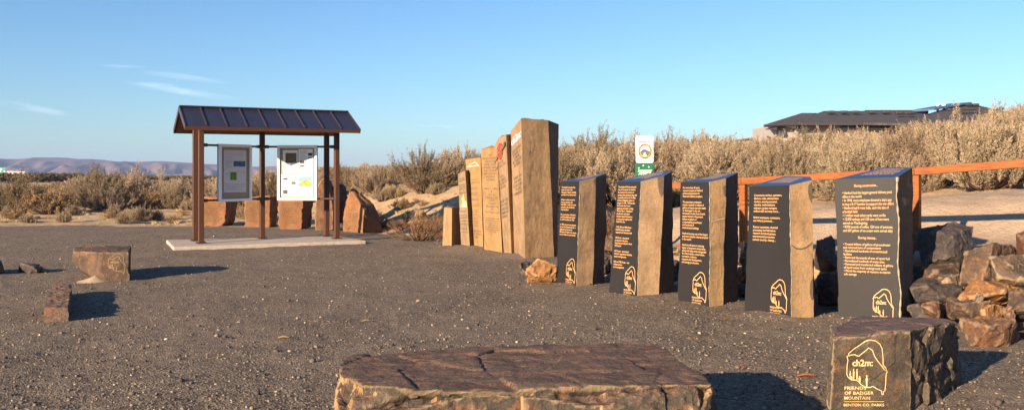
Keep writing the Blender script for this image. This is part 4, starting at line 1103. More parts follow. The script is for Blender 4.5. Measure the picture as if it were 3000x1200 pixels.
board(PA, PM, 636, 731, 'left notice board, in shade, with one tall poster on grey brown backing',
  [('poster', 'grey_paper', .15, .10, .84, .84, [('ink',.12,.10,.88,.13),('ink',.08,.17,.4,.20),('ink',.08,.22,.36,.44),('pic_blue',.42,.26,.96,.39),('pic_green',.28,.52,.56,.71),('ink',.62,.50,.95,.56),('ink',.06,.54,.24,.60),('ink',.06,.80,.96,.96)])], 'board_back')
board(PM, PR, 815, 931, 'right notice board, in full sun, with four white sheets and an orange hill photo',
  [('poster', 'paper', .135,.09,.51,.50, [('pic_brown',.18,.12,.92,.56),('ink',.15,.64,.9,.9)]),
   ('poster', 'paper', .53,.07,.885,.50, [('ink',.12,.08,.6,.9),('pic_dark',.68,.16,.98,.28),('pic_dark',.68,.33,.98,.38),('pic_dark',.1,.50,.42,.60),('pic_dark',.1,.68,.42,.75)]),
   ('poster', 'paper', .095,.525,.48,.93, [('ink',.1,.06,.9,.9),('pic_dark',.12,.16,.42,.24),('pic_dark',.66,.33,.95,.46),('pic_dark',.1,.70,.42,.88)]),
   ('poster', 'paper', .50,.515,.885,.93, [('pic_sky',.1,.10,.95,.14),('mount',.1,.15,.95,.56),('pic_green',.1,.75,.7,.77),('pic_sky',.7,.75,.95,.77)])], 'board_back')

# ================================================================ donated-by sign on a post with a green dispenser
Yd = 14.7
c = PX(1888, 505, Yd); zg = tz(c.x, c.y)
t = thing('dog_station', 'white donated-by sign over a green dispenser box on a post behind the second black stone', 'sign post', (c.x, c.y, zg))
mb = MB(); mb.box((c.x, c.y+.035, (zg-.2+2.05)/2), .045, .045, 2.05-zg+.2); mb.build('post', M['green_box'], t)
def DS(px, py, o=0): p = PX(px, py, Yd); p.y -= o; return p
# sign plate with rounded corners
pts_ = []
for cx_, cy_, a0 in ((1909,403,-90),(1909,472,0),(1868,472,90),(1868,403,180)):
    for k in range(4):
        a = math.radians(a0+k*30); pts_.append((cx_+5*math.cos(a), cy_+5*math.sin(a)))
n_ = len(pts_); V = [DS(x+1.5*(y-437)/82*.6-.5, y, 0) for x, y in pts_]+[DS(x+1.5*(y-437)/82*.6-.5, y, .006) for x, y in pts_]
sg = obj('sign_plate', V, [tuple(range(n_)), tuple(range(n_, 2*n_))[::-1]]+[(i, i+n_, (i+1) % n_+n_, (i+1) % n_) for i in range(n_)], M['white'], t)
PS = lambda s, q: DS(1863+51*s, 398+80*q, .0085)
mb = MB(); 
for i, ch in enumerate('Donated By:'):
    if ch == ' ': mb.build('sign_word', M['purple'], sg); mb = MB(); continue
    s = .10+.80*i/11; dy = .045*abs(i-5)/5*1.0
    put_text(mb, ch, PS, (s, .155+dy*1.0, s+.062, .235+dy*1.0) if ch not in ':' else (s+.015, .18+dy, s+.035, .235+dy), bold=.05)
mb.build('sign_word', M['purple'], sg)
def disc(P, cx_, cy_, rx, ry, mt, nm, par, n=28, ri=0):
    mb = MB()
    if ri:
        mb.add([P(cx_+rx*math.cos(2*math.pi*i/n), cy_+ry*math.sin(2*math.pi*i/n)) for i in range(n)]+[P(cx_+rx*ri*math.cos(2*math.pi*i/n), cy_+ry*ri*math.sin(2*math.pi*i/n)) for i in range(n)], [(i, (i+1) % n, (i+1) % n+n, i+n) for i in range(n)])
    else: mb.add([P(cx_+rx*math.cos(2*math.pi*i/n), cy_+ry*math.sin(2*math.pi*i/n)) for i in range(n)], [tuple(range(n))])
    return mb.build(nm, M[mt], par)
rg = disc(PS, .52, .56, .40, .285, 'ring', 'emblem_ring', sg, ri=.72)
mb = MB(); PT = lambda s, q: PS(s, q)+Vector((0, -.003, 0))
for txt, a0, a1, fl in (('COLUMBIA BASIN', -205, 25, 1), ('DOG TRAINING CLUB', 165, 15, -1)):
    for i, ch in enumerate(txt):
        if ch == ' ': continue
        a = math.radians(a0+(a1-a0)*(i+.5)/len(txt)); cx_, cy_ = .52+.345*math.cos(a), .56+.246*math.sin(a)
        V2, F2 = text2d(ch, bold=.03); rot = a+math.pi/2 if fl == 1 else a-math.pi/2; w_ = .05
        mb.add([PT(cx_+((x-.5)*math.cos(rot)-(y-.5)*math.sin(rot))*w_, cy_+((x-.5)*math.sin(rot)+(y-.5)*math.cos(rot))*w_*.68) for x, y in V2], F2)
mb.build('emblem_lettering', M['logo_black'], rg)
disc(PS, .52, .56, .28, .198, 'logo_cyan', 'emblem_sky', sg)
def poly(P, pts_, mt, nm, par, dz=.003):
    mb = MB(); mb.add([P(s, q)+Vector((0, -dz, 0)) for s, q in pts_], [tuple(range(len(pts_)))]); return mb.build(nm, M[mt], par)
poly(PS, [(.25,.58),(.34,.53),(.45,.49),(.56,.50),(.68,.54),(.79,.57),(.79,.60),(.25,.61)], 'purple', 'emblem_hill', sg)
poly(PS, [(.25,.605),(.79,.595),(.76,.66),(.68,.72),(.52,.755),(.36,.72),(.28,.67)], 'pic_green', 'emblem_field', sg, .004)
poly(PS, [(.5,.60),(.58,.60),(.52,.66),(.62,.70),(.56,.745),(.48,.75),(.40,.70),(.44,.65)], 'logo_cyan', 'emblem_river', sg, .006)
mb = MB(); p0 = DS(1860, 478); p1 = DS(1912, 512)
mb.hexa([Vector((p0.x,Yd-.10,p1.z-.25)),Vector((p1.x,Yd-.10,p1.z-.25)),Vector((p1.x,Yd+.005,p1.z-.25)),Vector((p0.x,Yd+.005,p1.z-.25))], [Vector((p0.x,Yd-.10,p0.z)),Vector((p1.x,Yd-.10,p0.z)),Vector((p1.x,Yd+.005,p0.z)),Vector((p0.x,Yd+.005,p0.z))])
bx = mb.build('dispenser_box', M['green_box'], t, bevel=.006)
mb = MB()
for r, (s0, s1, y) in enumerate(((.15,.9,497),(.12,.88,501),(.2,.85,505),(.15,.9,509))):
    x = s0; rr = random.Random(r)
    while x < s1:
        L = rr.uniform(.06, .14); q = [DS(1860+52*x, y), DS(1860+52*(x+L), y), DS(1860+52*(x+L), y+2.2), DS(1860+52*x, y+2.2)]
        mb.add([Vector((v.x, Yd-.103, v.z)) for v in q], [(0,1,2,3)]); x += L+.03
mb.build('box_lettering', M['white'], bx)
mb = MB(); 
for px, py in ((1882, 485), (1869, 492), (1898, 489)):
    q = DS(px, py); mb.tube(Vector((q.x, Yd-.099, q.z)), Vector((q.x, Yd-.108, q.z)), .012, n=8)
mb.build('box_screw', M['white'], bx)

# ================================================================ wooden fence
t = thing('rail_fence', 'orange stained wooden rail fence climbing to the right behind the rock pile', 'fence', (4.9, 10.85, tz(4.9, 10.85)))
fpost = [(2.30, 13.45), (3.26, 12.50), (4.92, 10.80), (6.60, 9.12)]
zt = [1.335, 1.425, 1.56, 1.74]       # top of the rail
for (x, y), z in zip(fpost, zt):
    g = tz(x, y); mb = MB(); mb.box((x, y, (z-.095+g-.3)/2), .09, .09, z-.095-g+.3, (1, -1, 0)); mb.build('post', M['wood'], t, bevel=.004)
for i in range(3):
    (x0, y0), (x1, y1) = fpost[i], fpost[i+1]; d = Vector((x1-x0, y1-y0, zt[i+1]-zt[i])).normalized()
    e0 = .06 if i == 0 else -.001; e1 = -.003
    mb = MB(); mb.bar(Vector((x0, y0, zt[i]-.048))-d*e0, Vector((x1, y1, zt[i+1]-.048))+d*e1, .14, .092); mb.build('top_rail', M['wood'], t, bevel=.004)
mb = MB(); mb.bar(Vector((2.38, 13.37, .19)), Vector((3.20, 12.56, 1.27)), .045, .10); mb.build('brace', M['wood'], t, bevel=.004)
gx, gy = fpost[3]

# ================================================================ house on the hill
YH = 70.0
def H(px, py, dy=0): return PX(px, py, YH+dy)
zl = tz(38, 70)
hs = thing('house', 'low grey house with a wide charcoal hip roof, on the hill behind the brush', 'house', (H(2600, 360, 6).x, YH+6, zl))
def slab_roof(name, pts, Fc, mt='shingle', th=.18):
    V = [Vector(p) for p in pts]; n = len(V); B_ = [v-Vector((0, 0, th)) for v in V]
    fs = list(Fc)+[tuple(i+n for i in f[::-1]) for f in Fc]
    ed = {}
    for f in Fc:
        for a, b in zip(f, f[1:]+f[:1]): ed[(a, b)] = 1
    for (a, b) in list(ed):
        if (b, a) not in ed: fs.append((a+n, b+n, b, a))
    return obj(name, V+B_, fs, M[mt], hs)
# left hip, middle long roof, right peak; front eaves at YH, ridges behind
rf = slab_roof('roof', [H(2237,366,0), H(2330,360,0), H(2392,331,5), H(2349,331,5), H(2262,364,9), H(2420,345,9)], [(0,1,2,3), (0,3,4), (3,2,5,4)])
slab_roof('roof', [H(2309,362,-2), H(2640,361,-2), H(2700,325,6), H(2414,325,6), H(2350,352,14), H(2700,352,14)], [(0,1,2,3), (0,3,4), (3,2,5,4)])
slab_roof('roof', [H(2529,359,-2.6), H(2720,362,-2.6), H(2720,322.5,7), H(2533,322.5,7), H(2720,350,16), H(2533,350,16)], [(0,1,2,3), (3,2,4,5)])
pk = slab_roof('roof', [H(2630,372,-3.5), H(3050,366,-3.5), H(2834,301,8), H(3040,350,19), H(2660,352,19), H(2822,301,8)], [(0,1,2,5), (1,3,2), (5,4,0), (2,3,4,5)])
# solar array on the left slope of the peak: a raised tilted frame
mb = MB(); mb.bar(H(2704,322.5,3.5), H(2814,303.2,7.4), 1.9, .12); mb.build('solar_panel', M['solar'], hs)
for px in (2434,2471,2505,2555,2595,2633,2666):
    q = H(px, 328.5, 3.2); mb = MB(); mb.box((q.x, q.y, q.z), .55, .5, .22); mb.build('roof_vent', M['fascia'], hs, bevel=.05)
for px, py, dy in ((2785,321,1),(2818,319,1.5),(2837,319,1.5),(2851,319,1.5),(2838,306,5.5),(2858,307,5.5),(2930,319,4),(2633,331,1),(2660,331,1)):
    q = H(px, py, dy); mb = MB(); mb.box((q.x, q.y, q.z), .5, .4, .2); mb.build('roof_vent', M['fascia'], hs, bevel=.05)
for px, py in ((2747,306),(2765,308)):
    q = H(px, py+6, 6); mb = MB(); mb.tube((q.x,q.y,q.z-.5), (q.x,q.y,q.z+.1), .1, n=10); mb.tube((q.x,q.y,q.z+.1), (q.x,q.y,q.z+.26), .2, .12, n=10); mb.build('chimney_cowl', M['white'], hs)
# walls
def wall(px0, px1, pyt, dy, depth, mt='house_wall', nm='wall'):
    a = H(px0, pyt, dy); b = H(px1, pyt, dy); mb = MB()
    mb.hexa([Vector((a.x,a.y,zl-1)),Vector((b.x,a.y,zl-1)),Vector((b.x,a.y+depth,zl-1)),Vector((a.x,a.y+depth,zl-1))], [Vector((a.x,a.y,a.z)),Vector((b.x,a.y,a.z)),Vector((b.x,a.y+depth,a.z)),Vector((a.x,a.y+depth,a.z))]); return mb.build(nm, M[mt], hs)
wall(2274, 2347, 366, 1.2, 7); wall(2347, 2640, 362, -.6, 12); wall(2640, 3040, 366, -2, 18)
for px0, px1 in ((2462, 2522), (2524, 2574), (2576, 2632)):
    a = H(px0, 367.5, -.66); b = H(px1, 375, -.66); mb = MB(); mb.box(((a.x+b.x)/2, a.y, (a.z+b.z)/2), b.x-a.x, .06, a.z-b.z); w_ = mb.build('window', M['glass'], hs)
for px0, px1 in ((2281.5,2287),(2288.5,2294),(2295.5,2301)):
    a = H(px0, 383, 1.14); b = H(px1, 395, 1.14); mb = MB(); mb.box(((a.x+b.x)/2, a.y, (a.z+b.z)/2), b.x-a.x, .08, a.z-b.z); mb.build('window', M['pale_glass'], hs)
a = H(2815, 368, -2.05); b = H(2842, 375, -2.05); mb = MB(); mb.box(((a.x+b.x)/2, a.y, (a.z+b.z)/2), b.x-a.x, .06, a.z-b.z); mb.build('window', M['glass'], hs)
# fascia boards and lower canopies
mb = MB(); mb.bar(H(2309,363.5,-2.1), H(2645,363.5,-2.1), .10, .16); mb.bar(H(2240,366.5,-.05), H(2335,362.5,-.05), .10, .12); mb.build('fascia', M['fascia'], hs)
mb = MB(); mb.hexa([H(2242,380,-.5),H(2276,379,-.5),H(2310,372,2),H(2275,372,2)], [H(2242,378,-.5),H(2276,373,-.5),H(2310,366,2),H(2275,368,2)]); mb.build('canopy', M['fascia'], hs)
mb = MB(); mb.hexa([H(2306,370,-2),H(2330,378,-2),H(2344,378,-.7),H(2344,368,-.7)], [H(2306,368,-2),H(2335,365,-2),H(2344,364,-.7),H(2344,364,-.7)]); mb.build('canopy', M['fascia'], hs)
mb = MB(); mb.bar(H(2342,379,-2.5), H(2368,379,-2.5), .06, .1); mb.bar(H(2343,379,-2.5), H(2352,368,-2.5), .06, .1); mb.bar(H(2368,379,-2.5), H(2368,375,-2.5), .06, .1); mb.build('bracket', M['fascia'], hs)
# far roof with a white vent peeping over the brush, left of the house
q = PX(2250, 402, 95); t = thing('far_building', 'far low building with a small white roof vent just left of the grey house', 'building', (q.x, 95, 0))
mb = MB(); mb.hexa([(q.x-2,95,0),(q.x+1,95,0),(q.x+1,99,0),(q.x-2,99,0)], [(q.x-2,95,q.z-.2),(q.x+1,95,q.z+.05),(q.x+1,99,q.z+.05),(q.x-2,99,q.z-.2)]); mb.build('wall', M['house_wall'], t)
mb = MB(); mb.hexa([(q.x-2.3,94.6,q.z-.22),(q.x+1.3,94.6,q.z+.07),(q.x+1.3,99.4,q.z+.07),(q.x-2.3,99.4,q.z-.22)], [(q.x-2.3,94.6,q.z-.1),(q.x+1.3,94.6,q.z+.2),(q.x+1.3,99.4,q.z+.2),(q.x-2.3,99.4,q.z-.1)]); mb.build('roof', M['plywood'], t)
mb = MB(); mb.tube((q.x,96,q.z), (q.x,96,q.z+.25), .16, n=8); mb.tube((q.x,96,q.z+.25), (q.x,96,q.z+.5), .3, .2, n=8); mb.build('roof_vent', M['white'], t)

# ================================================================ far left: highway sign and long pale wall
Ys = 150.0
q0, q1 = PX(-30, 490, Ys), PX(18, 507, Ys); zb_ = tz(q1.x, Ys)
t = thing('highway_sign', 'green highway exit sign over a yellow strip at the far left edge of the photo', 'road sign', ((q0.x+q1.x)/2, Ys, zb_))
mb = MB(); mb.box(((q0.x+q1.x)/2, Ys, (q0.z+q1.z)/2), q1.x-q0.x, .08, q0.z-q1.z); pl = mb.build('sign_panel', worn('highway_green', (.0,.22,.13), .5, .3, 0, .05), t, bevel=.02)
mb = MB(); 
for x, y, w_, h_ in ((-8,495,5,3.5),(3,495,6,3.5),(-2,502,10,2.5),(13,501.5,4,3)): c_ = PX(x, y, Ys-.05); mb.box(c_, w_/F*Ys, .02, h_/F*Ys)
mb.build('sign_marks', M['white'], pl)
mb = MB(); c_ = PX(-6, 509, Ys); mb.box(c_, 48/F*Ys, .08, 3.5/F*Ys); mb.build('exit_strip', worn('sign_yellow', (.75,.48,.03), .5, .3, 0, .05), t)
for px in (-22, 10): c_ = PX(px, 500, Ys+.12); mb = MB(); mb.box((c_.x, c_.y, (zb_-.5+q0.z)/2), .2, .12, q0.z-zb_+.5); mb.build('post', M['concrete'], t)
c0 = PX(20, 501.5, 158); c1 = PX(73, 505.5, 158)
t = thing('white_trailer', 'long low pale trailer roof beside the highway sign', 'trailer', ((c0.x+c1.x)/2, 159, tz(c0.x, 158)))
mb = MB(); mb.hexa([(c0.x,158,c1.z-.9),(c1.x,158,c1.z-.9),(c1.x,160.5,c1.z-.9),(c0.x,160.5,c1.z-.9)], [(c0.x,158,c0.z),(c1.x,158,c0.z-.05),(c1.x,160.5,c0.z-.05),(c0.x,160.5,c0.z)]); mb.build('body', M['white'], t)
mb = MB(); mb.box(((c0.x+c1.x)/2, 157.97, c1.z+.02), c1.x-c0.x, .05, .07); mb.build('side_stripe', M['logo_red'], t)

# ================================================================ brush
rng = np.random.default_rng(5)
def tubes(P0, P1, r0, r1):
    """triangular prisms from arrays of end points"""
    P0 = np.asarray(P0); P1 = np.asarray(P1); n = len(P0); d = P1-P0; d /= np.linalg.norm(d, axis=1)[:, None]+1e-9
    a = np.cross(d, [0.31, .2, .93]); a /= np.linalg.norm(a, axis=1)[:, None]+1e-9; b = np.cross(d, a)
    V = []
    for P, r in ((P0, r0), (P1, r1)):
        for k in range(3):
            t = 2*math.pi*k/3; V.append(P+(a*math.cos(t)+b*math.sin(t))*np.asarray(r).reshape(-1, 1))
    V = np.stack(V, 1).reshape(-1, 3); I = np.arange(n)[:, None]*6
    q = np.concatenate([I+np.array(f)[None] for f in ([0,1,4,3],[1,2,5,4],[2,0,3,5])], 0)
    return V, q
def make_brush(seed, R=.8, H_=1.1, nb=60, nt=6, blades=18, blen=.055, bw=.012, spike=.2, up=.8, openness=.3, squash=1.0):
    """radiating stems, forked twigs, and at every twig end a plume of small leaf blades"""
    r = np.random.default_rng(seed)
    th = r.uniform(0, 2*math.pi, nb); el = np.arccos(r.uniform(.05, 1, nb)**.8)        # angle from vertical
    lump = 1+.26*np.sin(th*3+seed)+.2*np.sin(th*5+seed*2+el*4)
    L = lump*r.uniform(.72, 1.0, nb)
    tip = np.stack([np.sin(el)*np.cos(th)*R*L, np.sin(el)*np.sin(th)*R*L, (np.cos(el)*.86+.14)*H_*L**.6*r.uniform(.88, 1.03, nb)], 1)
    base = np.stack([r.normal(0, .05, nb), r.normal(0, .05, nb), np.full(nb, -.06)], 1)
    mid = base*.45+tip*.55; mid[:, 2] *= .72
    S0 = [base, mid]; S1 = [mid, tip]; rr0 = [np.full(nb, .016), np.full(nb, .010)]; rr1 = [np.full(nb, .010), np.full(nb, .004)]
    T = []; D = []
    for k in range(nt):
        q = r.uniform(openness, 1, nb)[:, None]; o = mid+(tip-mid)*q
        dr = tip-base*1.0; dr /= np.linalg.norm(dr, axis=1)[:, None]
        dd = dr+r.normal(0, .42, (nb, 3)); dd[:, 2] += up; dd /= np.linalg.norm(dd, axis=1)[:, None]
        e = o+dd*r.uniform(.10, .30, nb)[:, None]*R
        e[:, 2] = np.maximum(e[:, 2], .03)
        S0.append(o); S1.append(e); rr0.append(np.full(nb, .005)); rr1.append(np.full(nb, .002)); T.append(e); D.append(dd)
    T.append(tip); D.append(tip/np.linalg.norm(tip, axis=1)[:, None])
    T = np.concatenate(T); D = np.concatenate(D); n = len(T)
    sv, sq = tubes(np.concatenate(S0), np.concatenate(S1), np.concatenate(rr0), np.concatenate(rr1))
    D = D+np.array([0, 0, up*.8]); D /= np.linalg.norm(D, axis=1)[:, None]
    tone = np.clip(r.normal(.5, .17, n)+.12*(T[:, 2]/H_-.5), 0, 1)
    c = np.repeat(T, blades, 0); dv = np.repeat(D, blades, 0); tn = np.repeat(tone, blades)
    m = len(c); c = c+dv*r.uniform(-.9, .5, m)[:, None]*spike+r.normal(0, .014, (m, 3))
    bd = dv+r.normal(0, .5, (m, 3)); bd /= np.linalg.norm(bd, axis=1)[:, None]
    sd = np.cross(bd, r.normal(0, 1, (m, 3))); sd /= np.linalg.norm(sd, axis=1)[:, None]
    ln = blen*r.uniform(.6, 1.3, m)[:, None]; w = bw*r.uniform(.7, 1.3, m)[:, None]
    V = np.stack([c-sd*w*.5, c+sd*w*.5, c+bd*ln*.6+sd*w*.6, c+bd*ln], 1)
    V = np.stack([V[:, 0], V[:, 1], V[:, 2], V[:, 3]], 1).reshape(-1, 3); V[:, 2] = np.maximum(V[:, 2], 0)
    q = np.arange(m*4).reshape(-1, 4); t4 = np.repeat(np.clip(tn+r.normal(0, .1, m), 0, 1), 4)
    return V, q, t4, sv, sq
PROTO = {}
def proto(key, name, label, cat, fmat, smat='stem', **k):
    V, q, t, sv, sq = make_brush(**k)
    e = thing(name, label, cat, (0, 0, 0))
    obj_np('foliage', V, q, 4, M[fmat], e, {'tone': t}); obj_np('stem', sv, sq, 4, M[smat], e)
    PROTO[key] = [e, False]
def place(key, x, y, s, label=None, group=None, sz=1.0, rot=None, z=None):
    e, used = PROTO[key]
    if used:
        c = e.copy(); COL.objects.link(c)
        for ch in e.children:
            d = ch.copy(); COL.objects.link(d); d.parent = c
    else: c = e; PROTO[key][1] = True
    zz = tz(x, y) if z is None else z
    c.location = (x, y, zz-.03); c.rotation_euler = (rnd.uniform(-.06, .06), rnd.uniform(-.06, .06), rnd.uniform(0, 6.28) if rot is None else rot)
    c.scale = (s, s, s*sz)
    if label: c['label'] = label
    if group: c['group'] = group
    elif 'group' in c: del c['group']
    return c
for i in range(6): proto('s%d' % i, 'sagebrush', '', 'shrub', 'sage', seed=100+i, nb=95+5*i, nt=6, blades=42, blen=.042, bw=.0085, R=.8, H_=1.05+.05*(i % 3), up=.45+.25*(i % 3), spike=.2)
for i in range(3): proto('d%d' % i, 'sagebrush', '', 'shrub', 'sage_dark', seed=120+i, nb=95, nt=6, blades=30, blen=.042, bw=.009, R=.85, H_=1.2, up=.3, openness=.2)
for i in range(3): proto('g%d' % i, 'rabbitbrush', '', 'shrub', 'rabbit', seed=140+i, nb=90, nt=5, blades=16, blen=.04, bw=.018, R=.7, H_=.8, up=.25, spike=.09, openness=.5)
for i in range(2): proto('w%d' % i, 'tumbleweed', '', 'shrub', 'rust_weed', 'stem', seed=160+i, nb=60, nt=6, blades=7, blen=.07, bw=.006, R=.65, H_=.7, up=.3, spike=.2)
taken = []
CR = np.array([(-400,548),(0,548),(100,540),(250,518),(330,520),(450,528),(600,528),(760,512),(950,478),(1060,480),(1160,488),(1300,486),(1350,470),(1480,450),(1640,440),(1700,410),(1860,415),(2000,404),(2200,408),(2290,404),(2340,400),(2430,390),(2470,388),(2600,388),(2700,370),(2760,358),(2850,362),(2910,342),(3000,312),(3300,290)], float)
def crest_scale(x, y, s, hgt=1.12, jit=0):
    """largest size at which a plant here stays under the brush skyline"""
    px = 1500+F*x/y; top = np.interp(px, CR[:, 0], CR[:, 1])+jit
    return min(s, (EYE+(HZ-top)/F*y-tz(x, y))/hgt)
def try_place(x, y, rad):
    for (a, b, r) in taken:
        if (a-x)**2+(b-y)**2 < ((r+rad)*.62)**2: return False
    taken.append((x, y, rad)); return True
KEYS_R = ['s0','s1','s2','s3','s4','s5','s0','d2','s2','d0','s3','d1','g0','d1','s5','g2']
LB = {'s': 'pale grey tan sagebrush', 'd': 'dark brown sagebrush', 'g': 'golden seeded rabbitbrush', 'w': 'rusty wiry weed'}
# individual shrubs one can pick out
SPEC = [
 ('d2', 1242, 26.5, 1.18, .95, 'large round dark sagebrush alone on the crest of the bank left of the tall columns'),
 ('d0', 1030, 33.0, 1.0, .85, 'dark sagebrush on the bank just right of the kiosk roof end'),
 ('s1', 1100, 30.0, .85, .85, 'pale sagebrush left of the large round dark one on the bank'),
 ('s2', 1345, 31.0, 1.15, .9, 'sagebrush showing over the short end of the tall column row'),
 ('d1', 295, 33.0, 1.30, .95, 'large dark brown sagebrush left of the kiosk, highest of the left thicket'),
 ('g0', 438, 33.0, .95, .85, 'golden seeded rabbitbrush close to the left kiosk posts'),
 ('g1', 150, 30.5, 1.15, .95, 'golden seeded rabbitbrush bulging out of the left thicket onto the sand'),
 ('d2', 45, 31.0, 1.25, .95, 'dark brown sagebrush at the left edge of the photo'),
 ('s4', 390, 38.0, 1.3, 1.0, 'tall pale sagebrush behind the golden rabbitbrush left of the kiosk'),
 ('d1', 1735, 25.0, 1.2, 1.15, 'tall dark sagebrush behind the first black stone'),
 ('d0', 1885, 23.0, 1.25, 1.18, 'tallest dark sagebrush, rising behind the donated-by sign'),
 ('d2', 2010, 27.0, 1.15, 1.1, 'tall brown sagebrush right of the donated-by sign'),
 ('w0', 1232, 19.6, 1.05, .72, 'rusty wiry weed on the sand at the left foot of the tall columns'),
 ('w1', 1260, 20.8, .8, .8, 'smaller rusty wiry weed behind the one at the foot of the tall columns'),
 ('w0', 1795, 15.6, 1.0, .95, 'rusty wiry weed between the first two black stones'),
 ('w0', 1172, 22.6, .62, .6, 'low rusty weed on the sandy slope between the peaked slab and the tall columns'),
 ('g2', 1118, 23.2, .5, .6, 'small golden rabbitbrush at the right foot of the peaked slab'),
 ('w1', 1085, 25.0, .75, .6, 'low rusty weed on the bank right of the kiosk slabs'),
]
for key, px, Y, s, sz, lb in SPEC:
    x = (px-1500)/F*Y; taken.append((x, Y, .8*s)); place(key, x, Y, s, lb, sz=sz)
def scatter(n, umin, umax, ymin, ymax, smin, smax, keys, where, group, cond=None, tries=40, szr=(.85, 1.02)):
    k = 0; t_ = 0
    while k < n and t_ < n*tries:
        t_ += 1
        Y = math.sqrt(rnd.uniform(ymin**2, ymax**2)); u = rnd.uniform(umin, umax); x = u*Y; s = rnd.uniform(smin, smax)
        if cond and not cond(x, Y): continue
        s = crest_scale(x, Y, s, jit=rnd.uniform(-8, 24))
        if s < min(.45, smin): continue
        if not try_place(x, Y, .8*s): continue
        key = rnd.choice(keys); place(key, x, Y, s, '%s %s' % (LB[key[0]], where), group, rnd.uniform(*szr)); k += 1
    return k
dd = lambda x, y: (x+y-15.75)/math.sqrt(2)
NS = []
NS.append(scatter(110, .16, .62, 14, 34, .7, 1.95, KEYS_R, 'on the slope behind the wooden fence, one of many alike', 'brush on the slope behind the fence', lambda x, y: dd(x, y) > 5.7))
NS.append(scatter(60, .08, .64, 32, 44, .9, 1.9, KEYS_R, 'high on the slope below the house, one of many alike', 'brush high on the slope below the house', lambda x, y: dd(x, y) > 5.7))
NS.append(scatter(26, .045, .17, 20, 32, 1.0, 1.5, KEYS_R+['d0','d1'], 'behind the stones and columns, one of many alike', 'brush behind the stones'))
NS.append(scatter(36, -.30, .06, 30, 48, .85, 1.35, KEYS_R+['d1'], 'on the bank behind the kiosk, one of many alike', 'brush on the bank behind the kiosk'))
NS.append(scatter(78, -.62, -.28, 31, 58, .85, 1.3, ['s0','s1','s2','s3','s4','s5','g0','g1','g2','s0','s3','d0'], 'in the thicket left of the kiosk, one of many alike', 'brush in the thicket on the left'))
def small_ok(x, y):
    e = float(edge_dist(np.array([x]), np.array([y]))[0]); return .8 < e < 9 and not (x > 1.2 and dd(x, y) < 6)
NS.append(scatter(80, -.60, .04, 20, 36, .2, .42, ['s0','s2','s4','w0','g0'], 'small and low on the bare sand, one of many alike', 'small brush on the sand bank', small_ok, 60))
print('shrubs', NS, 'first row')
# brush too far off to count: one mass made of many small plants
def brush_mass():
    Vs = []; Qs = []; Ts = []; n = 0; vs = [make_brush(200+i, nb=30, nt=4, blades=9, blen=.16, bw=.05, R=.95, H_=1.05, spike=.2)[:3] for i in range(4)]
    r = np.random.default_rng(8); k = 0
    pos = []
    while k < 620:
        Y = math.sqrt(r.uniform(52**2, 150**2)); u = r.uniform(-.68, -.02); pos.append((u*Y, Y)); k += 1
    for i in range(200):
        Y = math.sqrt(r.uniform(42**2, 64**2)); u = r.uniform(.02, .68); pos.append((u*Y, Y))
    P = np.array(pos); Z = terrain(P[:, 0], P[:, 1])
    for (x, y), z in zip(pos, Z):
        V, q, t = vs[r.integers(4)]; a = r.uniform(0, 6.28); s = crest_scale(x, y, r.uniform(.7, 1.25), jit=r.uniform(-4, 10))
        if s < .15: continue
        c_, s_ = math.cos(a)*s, math.sin(a)*s
        W_ = np.stack([V[:, 0]*c_-V[:, 1]*s_+x, V[:, 0]*s_+V[:, 1]*c_+y, V[:, 2]*s+z], 1)
        Vs.append(W_); Qs.append(q+n); Ts.append(np.clip(t+r.normal(0, .15), 0, 1)); n += len(V)
    o = obj_np('distant_brush', np.concatenate(Vs), np.concatenate(Qs), 4, M['sage'], None, {'tone': np.concatenate(Ts)})
    tag(o, 'far scrub of dry sagebrush reaching away to the foot of the hills', 'brush', kind='stuff')
brush_mass()
# green and rust coloured orchard belt on the plain
def orchard():
    Vs = []; Qs = []; Ts = []; n = 0; vs = [make_brush(300+i, nb=40, nt=4, blades=9, blen=.3, bw=.12, R=1.6, H_=1.9, spike=.3)[:3] for i in range(3)]
    r = np.random.default_rng(9)
    for i in range(420):
        Y = r.uniform(128, 175); u = r.uniform(-.68, -.27); x = u*Y; z = tz(x, Y); hgt = (PX(0, np.interp(1500+F*u, [0, 250, 500, 900], [511, 514, 524, 528]), Y).z+r.normal(0, .12)-z)/1.9
        V, q, t = vs[r.integers(3)]; s = max(.4, hgt); a = r.uniform(0, 6.28); c_, s_ = math.cos(a), math.sin(a)
        Vs.append(np.stack([V[:, 0]*c_-V[:, 1]*s_+x, V[:, 0]*s_+V[:, 1]*c_+Y, V[:, 2]*s+z], 1)); Qs.append(q+n); Ts.append(np.clip(t+r.normal(0, .2), 0, 1)); n += len(V)
    o = obj_np('orchard_belt', np.concatenate(Vs), np.concatenate(Qs), 4, M['orchard'], None, {'tone': np.concatenate(Ts)})
    tag(o, 'low belt of green and rust coloured orchard trees below the far hills', 'orchard', kind='stuff')
orchard()
